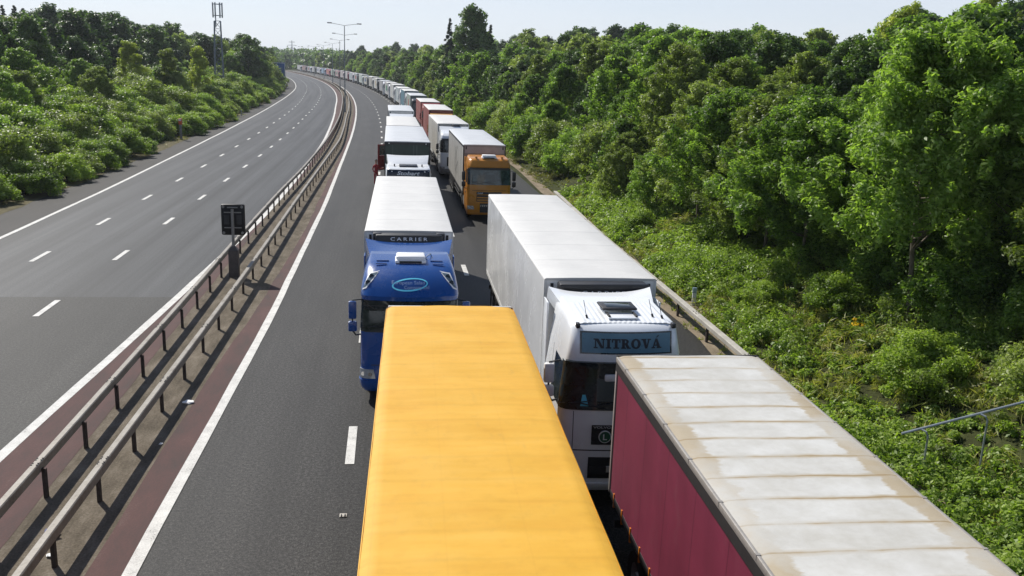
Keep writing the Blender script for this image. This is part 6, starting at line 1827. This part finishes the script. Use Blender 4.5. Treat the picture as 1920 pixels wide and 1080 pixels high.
# bushes on the right bank
for i, (x, y, h, k, lab) in enumerate(((14.6, 15.0, 1.9, 'bush', "dense dark bush under the pipe handrail"), (16.3, 16.4, 2.1, 'bush', "dark bush right of the pipe handrail at the picture's edge"),
        (13.4, 13.4, 1.3, 'bush', "low bush beside the pink lorry's roof below the handrail"), (15.6, 18.6, 1.7, 'bush', "bush behind the top end of the handrail"),
        (14.1, 21.4, 1.6, 'bush', "pale leafy bush left of the ash trunk's foot"), (14.9, 27.8, 1.5, 'bush', "round bush on the bank beyond the pale ash trunk"),
        (13.4, 30.5, 1.1, 'bush', "low round bush behind the pale marker post"), (15.7, 38.5, 2.0, 'bush', "bush under the wood edge beside the white trailer's roof"),
        (13.3, 46.5, 1.3, 'bush', "yellowish bush at the end of the right crash barrier"), (15.0, 55.5, 3.0, 'bigbush', "light green upright bush right of the orange cab"),
        (14.2, 70.0, 1.6, 'bush', "bush on the grass edge behind the orange-cabbed lorry"), (14.0, 80.0, 2.0, 'bush', "bush between the sandy shoulder and the right wood"))):
    plant(k, x, y, h, lab, "bush", "bushes on the right bank", 1.25)

# ------------------------------------------------------------------ ground cover
def cover(name, pts, mat, ln, ratio, seed, label=None, flat=.7, up=.5):
    C = [p[:3] for p in pts]; Rd = [p[3] for p in pts]; N = [p[4] for p in pts]
    o = link(name, leaves(name, C, Rd, N, ln, ratio, seed, mat, flat, up, .0))
    return tag(o, label, None, None, 'stuff')
g = random.Random(5)
def scatter(y0, y1, t0, t1, dens, rad, nl, hgt, fz=lambda x, y: 1.0):
    out = []
    n = int((y1 - y0) * (t1 - t0) * dens)
    for _ in range(n):
        y = g.uniform(y0, y1); t = g.uniform(t0, t1); x = xc(y) + t
        k = fz(x, y)
        if k < .28: continue
        rr = rad * g.uniform(.6, 1.3) * k
        out.append((x, y, ground_z(x, y) + hgt * k * g.uniform(.2, 1.0), rr * (1.0 if g.random() < .8 else 1.5), max(6, int(nl * k))))
    return out
import mathutils.noise as mn
def patchy(x, y): return max(.34, min(1.35, .76 + 1.1 * mn.noise(Vector((x * .28, y * .22, 3.3)))))
def bankcover(x, y):
    e = smooth01((x - xc(y) - 11.7) / 1.3)
    return patchy(x, y) * (.25 + .75 * e)
cover("undergrowth", scatter(8, 23, 10.7, 19.5, 8, .42, 230, .45, patchy) + scatter(23, 40, 12.0, 19.5, 8, .42, 200, .55, bankcover), LM['weed'], .105, .5, 1, "leafy weeds and brambles covering the right bank")
cover("undergrowth", scatter(38, 62, 12.2, 18.5, 6.5, .48, 130, .5, bankcover), LM['weed'], .14, .5, 2, "leafy green plants along the bank beside the white trailer")
cover("undergrowth", scatter(62, 130, 14.6, 17.5, 1.8, .5, 60, .4, patchy), LM['bush'], .22, .5, 3, "rough growth at the foot of the right wood beyond the barrier")
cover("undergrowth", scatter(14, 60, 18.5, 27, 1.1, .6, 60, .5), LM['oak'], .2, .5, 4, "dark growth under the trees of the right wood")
cover("grass", scatter(8, 62, 11.0, 18.5, 5.0, .34, 60, .16, lambda x, y: max(.3, 1.1 - patchy(x, y))), LM['tall'], .34, .09, 16, "long pale grass between the weeds of the right bank", 1.2, -.1)
cover("undergrowth", scatter(9, 60, 12.6, 18.5, .5, .34, 150, 1.15, lambda x, y: patchy(x + 9, y + 5)), LM['olive'], .12, .34, 17, "taller nettles and brambles standing out of the bank's weeds")
cover("grass", scatter(24, 110, 12.0, 15.0, 3.2, .22, 46, .06, lambda x, y: patchy(x + 40, y)), LM['grass'], .20, .16, 6, "dry grass along the right verge", 1.0, .1)
cover("grass", scatter(45, 150, -22.6, -20.4, 3.0, .22, 34, .05, lambda x, y: patchy(x + 90, y)), LM['grass'], .2, .18, 7, "dry grass tufts along the left verge", 1.0, .1)
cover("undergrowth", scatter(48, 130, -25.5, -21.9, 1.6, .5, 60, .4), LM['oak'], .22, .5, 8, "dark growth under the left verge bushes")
YF = leafmat('ragwort_yellow', (0.35, 0.22, 0.01), (0.5, 0.32, 0.015), (0.6, 0.42, 0.03), .2)
fl = []
for (x, y) in ((16.1, 33.0), (14.0, 24.9)):
    for _ in range(4): fl.append((x + g.uniform(-.3, .3), y + g.uniform(-.3, .3), ground_z(x, y) + g.uniform(.7, 1.0), .10, 16))
cover("wildflowers", fl, YF, .06, .8, 9, "yellow wildflowers dotted over the bank")

# far woodland past the end of the queue, one mass
C, Rd, N = [], [], []
for _ in range(1500):
    y = g.uniform(560, 1050); x = g.uniform(-420, 120) if y > 690 else g.uniform(xc(y) + 16, xc(y) + 130)
    if y <= 690 and x - xc(y) < 16: continue
    hgt = 9 + 4 * mn.noise(Vector((x * .01, y * .01, 1))) + 5.5 * smooth01((y - 640) / 350)
    if x < -150: hgt -= 3
    for z in (hgt, hgt * .55, hgt * .2):
        C.append((x + g.uniform(-3, 3), y + g.uniform(-3, 3), rise(y) + z)); Rd.append(g.uniform(2.5, 4.5)); N.append(34)
o = link("woodland", leaves("woodland", C, Rd, N, 2.2, .7, 77, LM['oak'], .8, .4, .0))
tag(o, "hazy far woodland closing the view past the end of the queue", None, None, 'stuff')
# unused originals leave the scene
for kind, v in PROTO.items():
    for k, (root, _) in enumerate(v):
        if (kind, k) not in USED:
            for ch in list(root.children): bpy.data.objects.remove(ch)
            bpy.data.objects.remove(root)

# ------------------------------------------------------------------ the summer air: one even box of thin haze round everything
def haze_box():
    t = bpy.data.materials.new("haze_air"); t.use_nodes = True
    nt = t.node_tree
    for n in list(nt.nodes):
        if n.type != 'OUTPUT_MATERIAL': nt.nodes.remove(n)
    v = nt.nodes.new("ShaderNodeVolumePrincipled")
    v.inputs["Color"].default_value = (0.86, 0.92, 1.0, 1)
    v.inputs["Density"].default_value = 0.00016
    v.inputs["Anisotropy"].default_value = 0.3
    nt.links.new(v.outputs[0], nt.nodes["Material Output"].inputs["Volume"])
    m_ = MB(); m_.box(-3100, 3100, -120, 5600, -2.0, 60)
    o = m_.build("haze", t, None, smooth=False)
    tag(o, kind='stuff')
haze_box()
